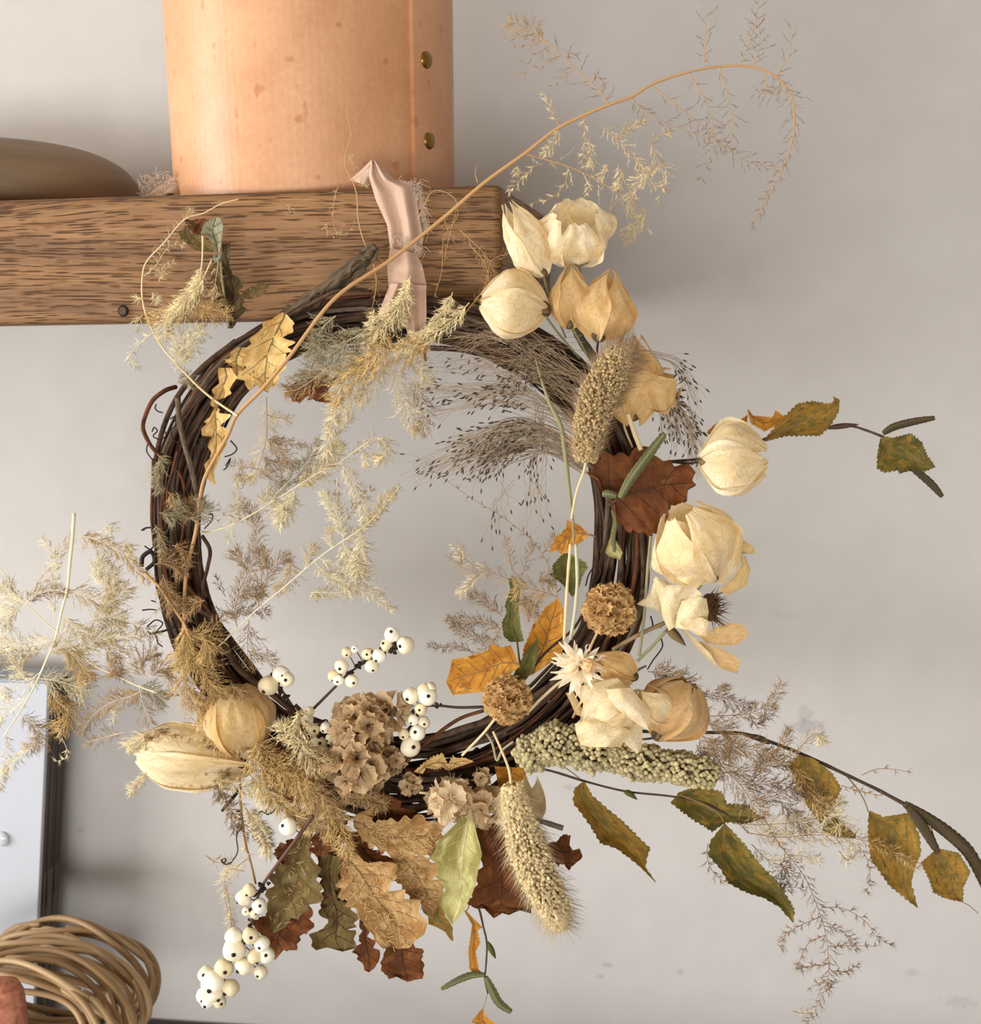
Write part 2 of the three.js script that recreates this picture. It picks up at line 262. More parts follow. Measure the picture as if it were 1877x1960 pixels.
// ------------------------------------------------------------------ plant builders
// leaf blade between two surveyed edges (rows from base to tip), bent in depth
function resample(P, t) {               // polyline by normalized length
  let L = [0]; for (let i = 1; i < P.length; i++) L.push(L[i - 1] + Math.hypot(P[i][0] - P[i - 1][0], P[i][1] - P[i - 1][1]));
  const s = t * L[L.length - 1]; let i = 1; while (i < P.length - 1 && L[i] < s) i++;
  const k = (s - L[i - 1]) / Math.max(1e-9, L[i] - L[i - 1]); return [lerp(P[i - 1][0], P[i][0], k), lerp(P[i - 1][1], P[i][1], k)];
}
const tsOf = P => { const L = [0]; for (let i = 1; i < P.length; i++) L.push(L[i - 1] + Math.hypot(P[i][0] - P[i - 1][0], P[i][1] - P[i - 1][1])); return L.map(l => l / L[L.length - 1]); };
function bladeOf(o) {
  const Lp = o.L.map(p => sp(o.v, ...p)), Rp = o.R.map(p => sp(o.v, ...p)), rnd = rng(o.seed ?? 3), nr = o.rows ?? 40;
  let ts = [...tsOf(Lp), ...tsOf(Rp)]; for (let i = 0; i <= nr; i++) ts.push(i / nr);
  ts = [...new Set(ts.map(t => Math.round(t * 1e4) / 1e4))].sort((a, b) => a - b); ts = ts.filter((t, i) => !i || i === ts.length - 1 || t - ts[i - 1] > 0.004);
  const C = 10, mid = o.mid ?? 0.5, cup = o.cup ?? 10, wr = o.wr ?? 3, fine = o.fine ?? 0.35, z = o.z, zt = o.zt ?? z, bow = o.bow ?? 0, teeth = o.teeth ?? 0, wave = o.wave ?? 0, lobes = o.lobes ?? 0, sd = o.seed ?? 1;
  const lenL = Lp.reduce((s, p, i) => i ? s + Math.hypot(p[0] - Lp[i - 1][0], p[1] - Lp[i - 1][1]) : 0, 0);
  const M = []; for (let i = 0; i <= 60; i++) { const a = resample(Lp, i / 60), b = resample(Rp, i / 60); M.push([lerp(a[0], b[0], mid), lerp(a[1], b[1], mid)]); }
  const midAt = t => { let x = 0, y = 0, w = 0; for (let k = -9; k <= 9; k++) { const q = clamp(t * 60 + k * Math.min(1, Math.min(t, 1 - t) * 60 / 9), 0, 60), i = Math.min(59, Math.floor(q)), f = q - i; x += lerp(M[i][0], M[i + 1][0], f); y += lerp(M[i][1], M[i + 1][1], f); w++; } return [x / w, y / w]; };
  const surf = (t, u, tooth = 0) => {   // u 0 .. 1 from left edge to right edge
    const a = resample(Lp, t), b = resample(Rp, t), m = midAt(t), w = Math.hypot(b[0] - a[0], b[1] - a[1]), left = u < mid, e = left ? a : b, d = left ? (mid - u) / mid : (u - mid) / (1 - mid);
    let k = d; const half = Math.hypot(e[0] - m[0], e[1] - m[1]);
    if (tooth) k += tooth * Math.min(1, 10 / Math.max(half, 8)) * d * d;
    if (lobes) k += d * d * lobes / Math.max(half, 14) * Math.sin(Math.PI * clamp(t * 1.15, 0, 1)) * (Math.abs(Math.sin(Math.PI * (t * lenL / 30 + (left ? 0 : 0.5) + 0.3 * noise(t * 6, sd)))) * 1.5 - 0.9 + 0.5 * noise(t * 30, sd + (left ? 3 : 9)));
    const x = lerp(m[0], e[0], k), y = lerp(m[1], e[1], k);
    const dz = cup * (Math.pow(d, 1.3) - 0.4) * Math.min(1, w / 60) + bow * Math.sin(Math.PI * t) + wr * noise(x / 18, y / 18, sd) + fine * wr * noise(x / 7, y / 7, 4) + wave * Math.pow(d, 2) * Math.sin(t * 21 + (left ? 0 : 2) + sd);
    return [x, y, lerp(z, zt, t) + dz * U];
  };
  const pos = [], uv = [], idx = [];
  ts.forEach((t, r) => { const th = teeth && t > 0.06 && t < 0.97 ? teeth * ((r % 2) - 0.4) * (0.6 + 0.8 * rnd()) : 0; for (let c = 0; c <= C; c++) { const u = c / C, q = surf(t, u, (c === 0 || c === C) ? th : 0), p = at(...q); pos.push(p.x, p.y, p.z); uv.push(u, t); } });
  for (let r = 1; r < ts.length; r++) for (let c = 0; c < C; c++) { const a = (r - 1) * (C + 1) + c; idx.push(a, a + 1, a + C + 1, a + 1, a + C + 2, a + C + 1); }
  return { geom: rawGeom(pos, idx, null, uv), surf, mid };
}
function leafParts(parent, o) {         // blade, with its midrib and side veins
  const B = bladeOf(o); const m = part(parent, o.part ?? 'blade', B.geom, o.mat);
  const P = []; for (let i = 0; i <= 16; i++) { const q = B.surf(i / 16 * 0.95, B.mid); P.push(at(q[0], q[1], q[2] + 0.0003)); }
  const vr = o.vr ?? 1.5; part(m, 'midrib', tube(P, t => lerp(vr, vr * 0.3, t) * U, 5), o.vm);
  const n = o.veins ?? 5; const gs = [];
  for (let i = 0; i < n; i++) for (const s of [-1, 1]) {
    const t0 = 0.1 + 0.72 * (i + (s > 0 ? 0.35 : 0)) / n, Q = [];
    for (let k = 0; k <= 6; k++) { const f = k / 6, q = B.surf(Math.min(0.97, t0 + f * 0.13), B.mid + s * f * 0.86 * (s < 0 ? B.mid : 1 - B.mid)); Q.push(at(q[0], q[1], q[2] + 0.0002)); }
    gs.push(tube(Q, t => lerp(vr * 0.5, vr * 0.2, t) * U, 4, false));
  }
  if (gs.length) part(m, 'side_veins', merge(gs), o.vm);
  if (o.bits) { const r = rng((o.seed ?? 1) + 500), hs = []; for (let i = 0; i < o.bits; i++) { const t = 0.08 + 0.86 * r(), u = 0.1 + 0.8 * r(), q = B.surf(t, u), an = r() * 6.28, l = 5 + 9 * r(), q2 = B.surf(clamp(t, 0, 1), u); hs.push(tube([at(q[0], q[1], q[2] + 0.0006), at(q2[0] + Math.cos(an) * l * 0.5, q2[1] + Math.sin(an) * l * 0.5, q2[2] + 0.0016), at(q2[0] + Math.cos(an) * l, q2[1] + Math.sin(an) * l, q2[2] + 0.0012)], 0.55 * U, 4, false)); } part(m, 'fallen_needles', merge(hs), std(0xd2b27a, 0.8), true); }
  return m;
}
function leafTex(a, b, c, seed, freq = 5, spot = null) {
  return tex(256, 256, (u, v) => {
    const n = fbm(u * freq, v * freq, seed, 4), n2 = fbm(u * freq * 2.3 + 5, v * freq * 2.3, seed + 3, 3), f = fbm(u * 60, v * 60, seed + 8, 2);
    let k = mix3(a, b, clamp(0.5 + n * 1.7, 0, 1)); k = mix3(k, c, clamp(n2 * 1.8 - 0.1, 0, 0.85)); k = k.map(q => q * (1 + f * 0.16));
    if (spot) { const s = fbm(u * 17, v * 17, seed + 12, 2); if (s > 0.36) k = mix3(k, spot, clamp((s - 0.36) * 6, 0, 0.8)); }
    return k;
  });
}
const LM = {};
const leafMat = (k, t, thr, rough = 0.75) => { LM[k] = thin(0xffffff, thr, { map: t, roughness: rough }); };
leafMat('tan', leafTex([180, 144, 94], [150, 110, 64], [202, 172, 122], 1, 6), 0.12);
leafMat('brown', leafTex([112, 64, 29], [88, 48, 20], [130, 80, 40], 2), 0.22);
leafMat('olive', leafTex([112, 92, 52], [88, 70, 36], [132, 118, 78], 5), 0.12);
leafMat('olivedark', leafTex([84, 68, 38], [64, 50, 26], [104, 92, 60], 6), 0.12);
leafMat('greygreen', leafTex([160, 158, 130], [130, 130, 104], [178, 174, 146], 7), 0.2);
leafMat('straw', leafTex([224, 190, 124], [204, 164, 96], [232, 206, 150], 8, 5, [140, 104, 60]), 0.2);
leafMat('gold', leafTex([204, 142, 52], [176, 114, 36], [216, 166, 74], 9, 4, [136, 84, 28]), 0.3);
leafMat('birch', leafTex([124, 110, 48], [96, 92, 46], [182, 134, 52], 10, 6, [74, 66, 32]), 0.3);
leafMat('birchyellow', leafTex([166, 126, 52], [128, 106, 48], [100, 94, 46], 11, 7, [86, 70, 34]), 0.35);
leafMat('palegreen', leafTex([206, 202, 136], [152, 142, 76], [224, 220, 164], 12, 3), 0.35);
leafMat('green', leafTex([104, 104, 50], [80, 82, 38], [124, 122, 66], 13), 0.3);
const veinTan = std(0x8a6a42, 0.8), veinDark = std(0x3c2412, 0.85), veinPale = std(0xc9b184, 0.8), veinOlive = std(0x6a5830, 0.8);
const barkDark = (() => { const t = tex(256, 256, (u, v) => { const n = fbm(u * 8, v * 30, 3, 4); return mix3([58, 40, 28], [92, 70, 52], clamp(0.5 + n, 0, 1)); }); t.repeat.set(1, 12); return std(0xffffff, 0.8, { map: t }); })();
const twigMat = std(0x3a241a, 0.7), stemStraw = std(0xd8c194, 0.7), stemTan = std(0xb98f5c, 0.7), stemGreen = std(0x8a8560, 0.75), stemPale = std(0xe6d8b4, 0.7);

// ---- asparagus fern: stems, branchlets and needles
const fernCol = { pale: [0.80, 0.66, 0.38], gold: [0.68, 0.47, 0.20], tan: [0.46, 0.30, 0.14], brown: [0.26, 0.16, 0.075], cream: [0.86, 0.76, 0.50], grey: [0.42, 0.36, 0.22] };
const needleMat = new THREE.MeshPhysicalMaterial({ color: 0xffffff, roughness: 0.9, specularIntensity: 0.3, vertexColors: true, side: THREE.DoubleSide });
class Fern {
  constructor(label, base, stemMat, seed, group) { this.o = thing('dried_fern_sprig', label, 'dried fern', base, group); this.r = rng(seed); this.pos = []; this.idx = []; this.col = []; this.stem = stemMat; this.tw = []; }
  stalk(P, r0, r1, name = 'stem') { part(this.o, name, tube(P, taper(r0, r1), 6), this.stem); return P; }
  needle(p, d, len, w, c) {
    const a = V3(d.y, -d.x, 0.3).cross(d).normalize(), b = a.clone().cross(d), k = this.pos.length / 3, t = p.clone().addScaledVector(d, len * 0.35);
    // a slim spindle: base point, three shoulders, tip
    const push = q => { this.pos.push(q.x, q.y, q.z); const j = 0.85 + 0.3 * this.r(); this.col.push(c[0] * j, c[1] * j, c[2] * j); };
    for (let i = 0; i < 3; i++) { const an = i * 2.094; push(p.clone().addScaledVector(a, Math.cos(an) * w).addScaledVector(b, Math.sin(an) * w)); }
    push(p.clone().addScaledVector(d, len));
    for (let i = 0; i < 3; i++) this.idx.push(k + i, k + (i + 1) % 3, k + 3);
  }
  line(P, w, c) { for (let i = 1; i < P.length; i++) { const d = P[i].clone().sub(P[i - 1]); const l = d.length(); if (l > 1e-7) this.needle(P[i - 1], d.divideScalar(l), l * 1.25, w, c); } }
  // a plume: branchlets along P (world points); reach = branchlet length, in survey units
  plume(P, o) {
    const r = this.r, n = o.n ?? 30, c = fernCol[o.c ?? 'gold'], reach = (o.reach ?? 40) * U, nl = (o.nl ?? 13) * U, w = (o.w ?? 0.75) * U, per = o.per ?? 8, ang = o.ang ?? 0.75, up = o.up ?? 0, from = o.from ?? 0.05;
    const T = V3(), S = V3(), q = V3(), d = V3(), e = V3();
    for (let i = 0; i < n; i++) {
      const t = from + (1 - from) * (i + r() * 0.9) / n, f = t * (P.length - 1), k = Math.min(P.length - 2, Math.floor(f)); q.lerpVectors(P[k], P[k + 1], f - k);
      T.subVectors(P[k + 1], P[k]).normalize(); const az = r() * Math.PI * 2; S.set(-T.y, T.x, 0).normalize().multiplyScalar((i % 2 ? 1 : -1) * (0.55 + 0.45 * Math.abs(Math.cos(az)))); S.z += Math.sin(az) * 0.6; S.normalize();
      const a = ang * (0.7 + 0.6 * r()); d.copy(T).multiplyScalar(Math.cos(a)).addScaledVector(S, Math.sin(a)).normalize(); d.y += up; d.normalize();
      const len = reach * (0.45 + 0.75 * r()) * (o.shape === 'cone' ? 1.15 - t : Math.sin(Math.PI * clamp(0.12 + t * 0.88, 0, 1)) * 0.8 + 0.35), bend = (r() - 0.5) * 0.9, seg = 5; const Q = [q.clone()];
      for (let s = 1; s <= seg; s++) { e.copy(d).addScaledVector(S, bend * s / seg); e.y += (o.droop ?? 0) * s / seg; e.normalize(); Q.push(Q[s - 1].clone().addScaledVector(e, len / seg)); }
      const kk = 0.78 + 0.44 * r(), cc = c.map(x => x * kk); this.line(Q, w * 0.9, cc);
      for (let s = 0; s < per; s++) {
        const g = (0.12 + 0.88 * (s + r()) / per) * seg, gi = Math.min(seg - 1, Math.floor(g)), p = Q[gi].clone().lerp(Q[gi + 1], g - gi); e.subVectors(Q[gi + 1], Q[gi]).normalize();
        const na = 0.35 + 0.6 * r(), ph = r() * 6.28; const sx = V3(-e.y, e.x, 0).normalize(), sz = V3(0, 0, 1); d.copy(e).multiplyScalar(Math.cos(na)).addScaledVector(sx, Math.sin(na) * Math.cos(ph)).addScaledVector(sz, Math.sin(na) * Math.sin(ph)).normalize();
        this.needle(p, d, nl * (0.5 + 0.8 * r()), w, cc);
      }
    }
  }
  branch(v, rows, z, r0, o) { const P = path(v, rows, z, 24); this.tw.push(tube(P, taper(r0, r0 * 0.4), 5)); if (o) this.plume(P, o); return P; }
  done() { if (this.tw.length) for (const g of this.tw) part(this.o, 'branch', g, this.stem); if (this.pos.length) { const g = rawGeom(this.pos, this.idx, this.col); part(this.o, 'needles', g, needleMat, true); } return this.o; }
}

// ---- papery pods
const podTex = tex(512, 512, (u, v) => {
  const n = fbm(u * 4, v * 4, 3, 4), cells = Math.abs(noise(u * 22 + n * 2, v * 12, 5)), cells2 = Math.abs(noise(u * 40, v * 34 + n * 3, 9));
  let c = mix3([250, 238, 206], [240, 218, 168], clamp(0.5 + n * 1.3, 0, 1)); if (cells < 0.09) c = mix3(c, [222, 194, 140], 0.55); if (cells2 < 0.08) c = mix3(c, [228, 204, 152], 0.4);
  return c;
});
const podBump = tex(256, 256, (u, v) => { const n = fbm(u * 4, v * 4, 3, 4), b = 128 + 60 * (1 - Math.min(1, Math.abs(noise(u * 22 + n * 2, v * 12, 5)) * 6)) + fbm(u * 30, v * 30, 2, 2) * 60; return [b, b, b]; }, false);
const podMat = (color, thr = 0.45) => new THREE.MeshPhysicalMaterial({ color, map: podTex, bumpMap: podBump, bumpScale: 0.0006, roughness: 0.86, transmission: thr, thickness: 0, side: THREE.DoubleSide });
const PM = { cream: podMat(0xffffff), white: podMat(0xfffbf2, 0.35), deep: podMat(0xf6e2bc, 0.45), beige: podMat(0xe8cfae, 0.3) };
const coreMat = (() => { const t = tex(128, 128, (u, v) => { const n = fbm(u * 16, v * 5, 3, 3); return mix3([70, 54, 30], [120, 100, 62], clamp(0.5 + n * 1.4, 0, 1)); }); return std(0xffffff, 0.85, { map: t }); })();
function basis(axis, twist) { const a = axis.clone().normalize(); let s = V3(0, 0, 1).addScaledVector(a, -a.z); if (s.length() < 0.1) s = V3(1, 0, 0).addScaledVector(a, -a.x); s.normalize(); const t = V3().crossVectors(a, s); return [a, s.clone().multiplyScalar(Math.cos(twist)).addScaledVector(t, Math.sin(twist)), t.clone().multiplyScalar(Math.cos(twist)).addScaledVector(s, -Math.sin(twist))]; }
function sepal(base, axis, len, R, a0, half, o) {
  const [A, S, T] = basis(axis, o.tw ?? 0), NV = 22, NU = 14, pos = [], uv = [], idx = [], seed = o.seed ?? 1;
  const tipR = o.tip ?? 0.12, cr = o.cr ?? 0.1, belly = o.belly ?? 0.42, lobe = o.lobe ?? 0.12, flare = o.flare ?? 0.16, point = o.point ?? 0.14;
  for (let j = 0; j <= NV; j++) for (let i = 0; i <= NU; i++) {
    const v = j / NV, u = i / NU * 2 - 1;
    let r = v < belly ? lerp(0.22, 1, Math.pow(Math.sin(v / belly * Math.PI / 2), 0.8)) : lerp(tipR, 1, Math.pow(Math.cos((v - belly) / (1 - belly) * Math.PI / 2), 0.9));
    const wv = v < 0.55 ? lerp(0.75, 1, Math.sin(v / 0.55 * Math.PI / 2)) : 1 - (1 - (o.blunt ?? 0.02)) * Math.pow((v - 0.55) / 0.45, 1.7);
    r += flare * Math.pow(Math.abs(u), 3) * Math.sin(Math.PI * clamp(v, 0, 1)) + cr * noise(u * 2.1 + seed * 3.1, v * 3.2, seed * 1.7) * Math.sin(Math.PI * clamp(v * 0.9 + 0.08, 0, 1)) + 0.4 * cr * noise(u * 5, v * 7, seed * 2.3) - 0.05 * Math.exp(-u * u * 60) * Math.sin(Math.PI * v);
    const ph = a0 + u * half * wv / Math.max(0.55, r * 0.35 + 0.65), y = len * (v + point * Math.pow(v, 6) - lobe * u * u * (1 - v) + 0.03 * noise(u * 3, v * 2, seed + 9)), x = R * Math.max(0.02, r) * (o.out ?? 1);
    const p = base.clone().addScaledVector(A, y).addScaledVector(S, Math.cos(ph) * x).addScaledVector(T, Math.sin(ph) * x); pos.push(p.x, p.y, p.z); uv.push((u * 0.5 + 0.5) * 0.6 + seed * 0.17, v * 0.8 + seed * 0.31);
  }
  for (let j = 0; j < NV; j++) for (let i = 0; i < NU; i++) { const a = j * (NU + 1) + i; idx.push(a, a + 1, a + NU + 1, a + 1, a + NU + 2, a + NU + 1); }
  return rawGeom(pos, idx, null, uv);
}
const podGroup = undefined;
// b base, t tip (survey sheet), dz tip nearer the viewer than the base, w width
function pod(o) {
  const z = o.z ?? 0.36, B = pt(o.v, o.b[0], o.b[1], z), Tp = pt(o.v, o.t[0], o.t[1], z + (o.dz ?? 0)), ax = Tp.clone().sub(B), len = ax.length(), R = o.w / SHEET[o.v][2] / 2 * U, n = o.n ?? 5, seed = o.seed;
  const g = thing('papery_pod', o.label, 'seed pod', B, o.group);
  for (let i = 0; i < n; i++) part(g, 'sepal', sepal(B, ax, len / (1 + (o.point ?? 0.1)), R, i / n * Math.PI * 2 + (o.rot ?? 0), Math.PI / n * (o.over ?? 1.28), { seed: seed + i * 1.37, out: 1 + (i % 2) * 0.04, ...o }), PM[o.mat ?? 'cream']);
  if (o.core !== 0) {
    const cr = (o.core ?? 12) * U, [A] = basis(ax, 0); const q = new THREE.SphereGeometry(cr, 20, 14); const p = q.attributes.position; for (let i = 0; i < p.count; i++) { const an = Math.atan2(p.getZ(i), p.getX(i)), f = 1 + 0.12 * Math.cos(an * 5); p.setX(i, p.getX(i) * f); p.setZ(i, p.getZ(i) * f); p.setY(i, p.getY(i) * 1.15); }
    q.computeVertexNormals(); q.applyQuaternion(new THREE.Quaternion().setFromUnitVectors(V3(0, 1, 0), A)); q.translate(B.x, B.y, B.z); part(g, 'calyx', q, coreMat);
  }
  if (o.stem) part(g, 'stem', tube(curve([B.clone(), ...o.stem.map(s => pt(o.v, s[0], s[1], s[2] ?? z - 0.012))], 20), taper(2.4, 2), 6), o.sm ?? stemGreen);
  return g;
}
// a free petal traced between two edges, bowed in depth
function petal(parent, o) { const B = bladeOf({ cup: 14, wr: 3, fine: 0.12, ...o }); return part(parent, o.part ?? 'petal', B.geom, o.mat ?? PM.cream); }

// ---- snowberries
const berryMat = (c) => new THREE.MeshPhysicalMaterial({ color: c, roughness: 0.5, sheen: 0.3, sheenColor: new THREE.Color(0.9, 0.9, 0.8) });
const BM = [berryMat(0xeae0c2), berryMat(0xe0d0a8), berryMat(0xf2ecd8)], tipMat = std(0x2a190f, 0.9);
function berry(parent, c, r, dir, seed, mat) {
  const q = new THREE.SphereGeometry(r, 24, 16), p = q.attributes.position; const Q = new THREE.Quaternion().setFromUnitVectors(V3(0, 1, 0), dir);
  for (let i = 0; i < p.count; i++) { const x = p.getX(i) / r, y = p.getY(i) / r, zz = p.getZ(i) / r; const f = 1 + 0.09 * noise(x * 1.4 + seed, y * 1.4, zz * 1.4 + seed * 2) + 0.02 * noise(x * 5, y * 5 + seed, zz * 5) - 0.13 * Math.exp(-(1 - y) * 14); p.setXYZ(i, x * r * f, y * r * f * 0.96, zz * r * f); }
  q.computeVertexNormals(); q.applyQuaternion(Q); q.translate(c.x, c.y, c.z); const m = part(parent, 'berry', q, mat);
  const gs = []; const rr = rng(seed * 31 + 7); const e = c.clone().addScaledVector(dir, r * 0.86); const k = new THREE.IcosahedronGeometry(r * 0.21, 1); k.deleteAttribute('uv'); k.translate(e.x, e.y, e.z); gs.push(k);
  for (let i = 0; i < 4; i++) { const s = new THREE.ConeGeometry(r * 0.08, r * 0.28, 5); s.deleteAttribute('uv'); const g2 = s.toNonIndexed(); g2.rotateX((rr() - 0.5) * 1.6); g2.rotateZ((rr() - 0.5) * 1.6); g2.applyQuaternion(Q); const e2 = e.clone().addScaledVector(dir, r * 0.08); g2.translate(e2.x + (rr() - 0.5) * r * 0.12, e2.y + (rr() - 0.5) * r * 0.12, e2.z); gs.push(g2); }
  const mg = mergeGeometries(gs.map(g => { const h = g.index ? g.toNonIndexed() : g; for (const a of Object.keys(h.attributes)) if (a !== 'position' && a !== 'normal') h.deleteAttribute(a); return h; })); part(m, 'berry_tip', mg, tipMat);
}
function berrySprig(o) {
  const P = path(o.v, o.stem, o.z, 30), g = thing('snowberry_sprig', o.label, 'berries', P[0]); const r = rng(o.seed), k = 1 / SHEET[o.v][2];
  part(g, 'stem', tube(P, taper(o.sr ?? 3, 1.4), 7), o.sm ?? twigMat);
  o.berries.forEach(([x, y, rad, zz], i) => {
    const rr = rad * k * U, c = pt(o.v, x, y, o.z + (zz ?? ((i * 7) % 3) * 5) * U);
    // hang from the nearest point of the stem
    let near = P[0]; for (const p of P) if (p.distanceTo(c) < near.distanceTo(c)) near = p;
    const dir = V3((r() - 0.5) * 2, (r() - 0.6) * 1.6, 0.5 + r()).normalize();
    berry(g, c, rr, dir, o.seed + i, BM[(o.tones ?? [0, 1, 2])[(i + o.seed) % 3]]); part(g, 'pedicel', tube([near.clone(), near.clone().lerp(c, 0.6).add(V3(0, 0, -2 * U)), c.clone()], 1.1 * U, 5), twigMat);
  });
  const gs = []; for (let i = 0; i < (o.husks ?? 14); i++) { const b = P[Math.floor((0.35 + 0.65 * r()) * (P.length - 1))]; const h = new THREE.IcosahedronGeometry((2.2 + 2.6 * r()) * U, 1); const hp = h.attributes.position; for (let j = 0; j < hp.count; j++) { const f = 1 + 0.5 * noise(hp.getX(j) / U / 2 + i, hp.getY(j) / U / 2, hp.getZ(j) / U / 2); hp.setXYZ(j, hp.getX(j) * f, hp.getY(j) * f, hp.getZ(j) * f); } h.computeVertexNormals(); h.translate(b.x + (r() - 0.5) * 14 * U, b.y + (r() - 0.5) * 14 * U, b.z + r() * 8 * U); h.deleteAttribute('uv'); gs.push(h); }
  part(g, 'dry_husks', mergeGeometries(gs), tipMat, true); return g;
}

// ---- grass heads covered with seeds (millet, foxtail)
function seedHead(o) {
  const P = path(o.v, o.axis, o.z, 60), g = thing(o.name, o.label, 'seed head', P[0]); const r = rng(o.seed), W = o.w / 2 * U, sr = o.sr * U;
  const prof = o.prof ?? (t => Math.pow(Math.sin(Math.PI * clamp(0.06 + 0.9 * t, 0, 1)), 0.5));
  part(g, 'core', tube(P, t => Math.max(0.4 * U, W * 0.72 * prof(t) * (1 + 0.1 * noise(t * 14, 1, o.seed))), 12), o.cm);
  const pos = [], idx = [], col = []; const ico = new THREE.IcosahedronGeometry(1, 1); const ip = ico.attributes.position;
  const pushSeed = (c, d, s, k) => { const b = pos.length / 3; const Q = new THREE.Quaternion().setFromUnitVectors(V3(0, 1, 0), d); const v = V3(); for (let i = 0; i < ip.count; i++) { v.set(ip.getX(i) * s, ip.getY(i) * s * 1.3, ip.getZ(i) * s).applyQuaternion(Q).add(c); pos.push(v.x, v.y, v.z); col.push(...k); idx.push(b + i); } };
  const T = V3(), d = V3(), e = V3(); const bpos = [], bidx = [];
  for (let i = 0; i < o.n; i++) {
    const t = 0.005 + 0.99 * (i + r()) / o.n, f = t * 60, k = Math.min(59, Math.floor(f)), c = P[k].clone().lerp(P[k + 1], f - k); T.subVectors(P[k + 1], P[k]).normalize(); const an = i * 2.39996 + r() * 0.5;
    const S = V3(-T.y, T.x, 0).normalize(); d.copy(S).multiplyScalar(Math.cos(an)).add(V3(0, 0, Math.sin(an))).normalize(); const rad = W * prof(t) * (0.78 + 0.3 * r() + 0.1 * noise(t * 14, an, o.seed)); e.copy(d).addScaledVector(T, 0.5).normalize();
    const p = c.addScaledVector(d, rad), j = 0.7 + 0.5 * r(); pushSeed(p, e, sr * (0.75 + 0.5 * r()), o.col.map(x => x * j));
    if (o.bristle && r() < o.bd) { const L = o.bristle * U * (0.5 + r()), e2 = d.clone().addScaledVector(T, 0.6 + r() * 0.6).add(V3((r() - 0.5) * 0.5, (r() - 0.5) * 0.5, 0)).normalize(), a = V3().crossVectors(e2, V3(0, 0, 1)).normalize().multiplyScalar(0.5 * U), k2 = bpos.length / 3, q2 = p.clone().addScaledVector(e2, L), b2 = a.clone().cross(e2).normalize().multiplyScalar(0.42 * U); for (const m of [p.clone().add(a), p.clone().sub(a), p.clone().add(b2), q2]) bpos.push(m.x, m.y, m.z); bidx.push(k2, k2 + 1, k2 + 3, k2 + 1, k2 + 2, k2 + 3, k2 + 2, k2, k2 + 3); }
  }
  const gg = new THREE.BufferGeometry(); gg.setAttribute('position', new THREE.Float32BufferAttribute(pos, 3)); gg.setAttribute('color', new THREE.Float32BufferAttribute(col, 3)); gg.setIndex(idx); gg.computeVertexNormals(); part(g, 'seeds', gg, std(0xffffff, 0.6, { vertexColors: true }), true);
  if (bpos.length) part(g, 'bristles', rawGeom(bpos, bidx), o.bm, true);
  if (o.stem) part(g, 'stem', tube(path(o.v, o.stem, o.z, 20), taper(2.6, 2.2), 6), stemStraw);
  return g;
}

// ---- globe heads of papery cups (star scabious)
const cupTex = tex(256, 64, (u, v) => { const rib = Math.pow(Math.abs(Math.sin(u * Math.PI * 30)), 0.6), n = fbm(u * 14, v * 4, 2, 2); return mix3([176, 150, 116], [238, 222, 194], clamp(0.25 + rib * 0.65 + n * 0.4, 0, 1)); });
const cupMats = { beige: thin(0xf4e6d0, 0.4, { map: cupTex }), white: thin(0xfff8ea, 0.35, { map: cupTex }), brown: thin(0xf6deb0, 0.3, { map: cupTex }) };
const starMat = std(0x4a2c18, 0.9);
function cupGeom(r, depth, seed, pleat = 0.12) {
  const pos = [], uv = [], idx = [], NU = 24, NV = 5;
  for (let j = 0; j <= NV; j++) for (let i = 0; i <= NU; i++) { const v = j / NV, a = i / NU * Math.PI * 2, rr = r * (0.12 + 0.88 * Math.pow(v, 1.25)) * (1 + pleat * v * (0.5 * Math.cos(a * 12) + 1.6 * noise(Math.cos(a) * 2.4 + seed, Math.sin(a) * 2.4, seed))); const y = depth * (v - 0.25) + r * 0.34 * v * noise(Math.cos(a) * 2, Math.sin(a) * 2 + seed * 3, 2); pos.push(Math.cos(a) * rr, y, Math.sin(a) * rr); uv.push(i / NU, v); }
  for (let j = 0; j < NV; j++) for (let i = 0; i < NU; i++) { const a = j * (NU + 1) + i; idx.push(a, a + NU + 1, a + 1, a + 1, a + NU + 1, a + NU + 2); }
  return rawGeom(pos, idx, null, uv);
}
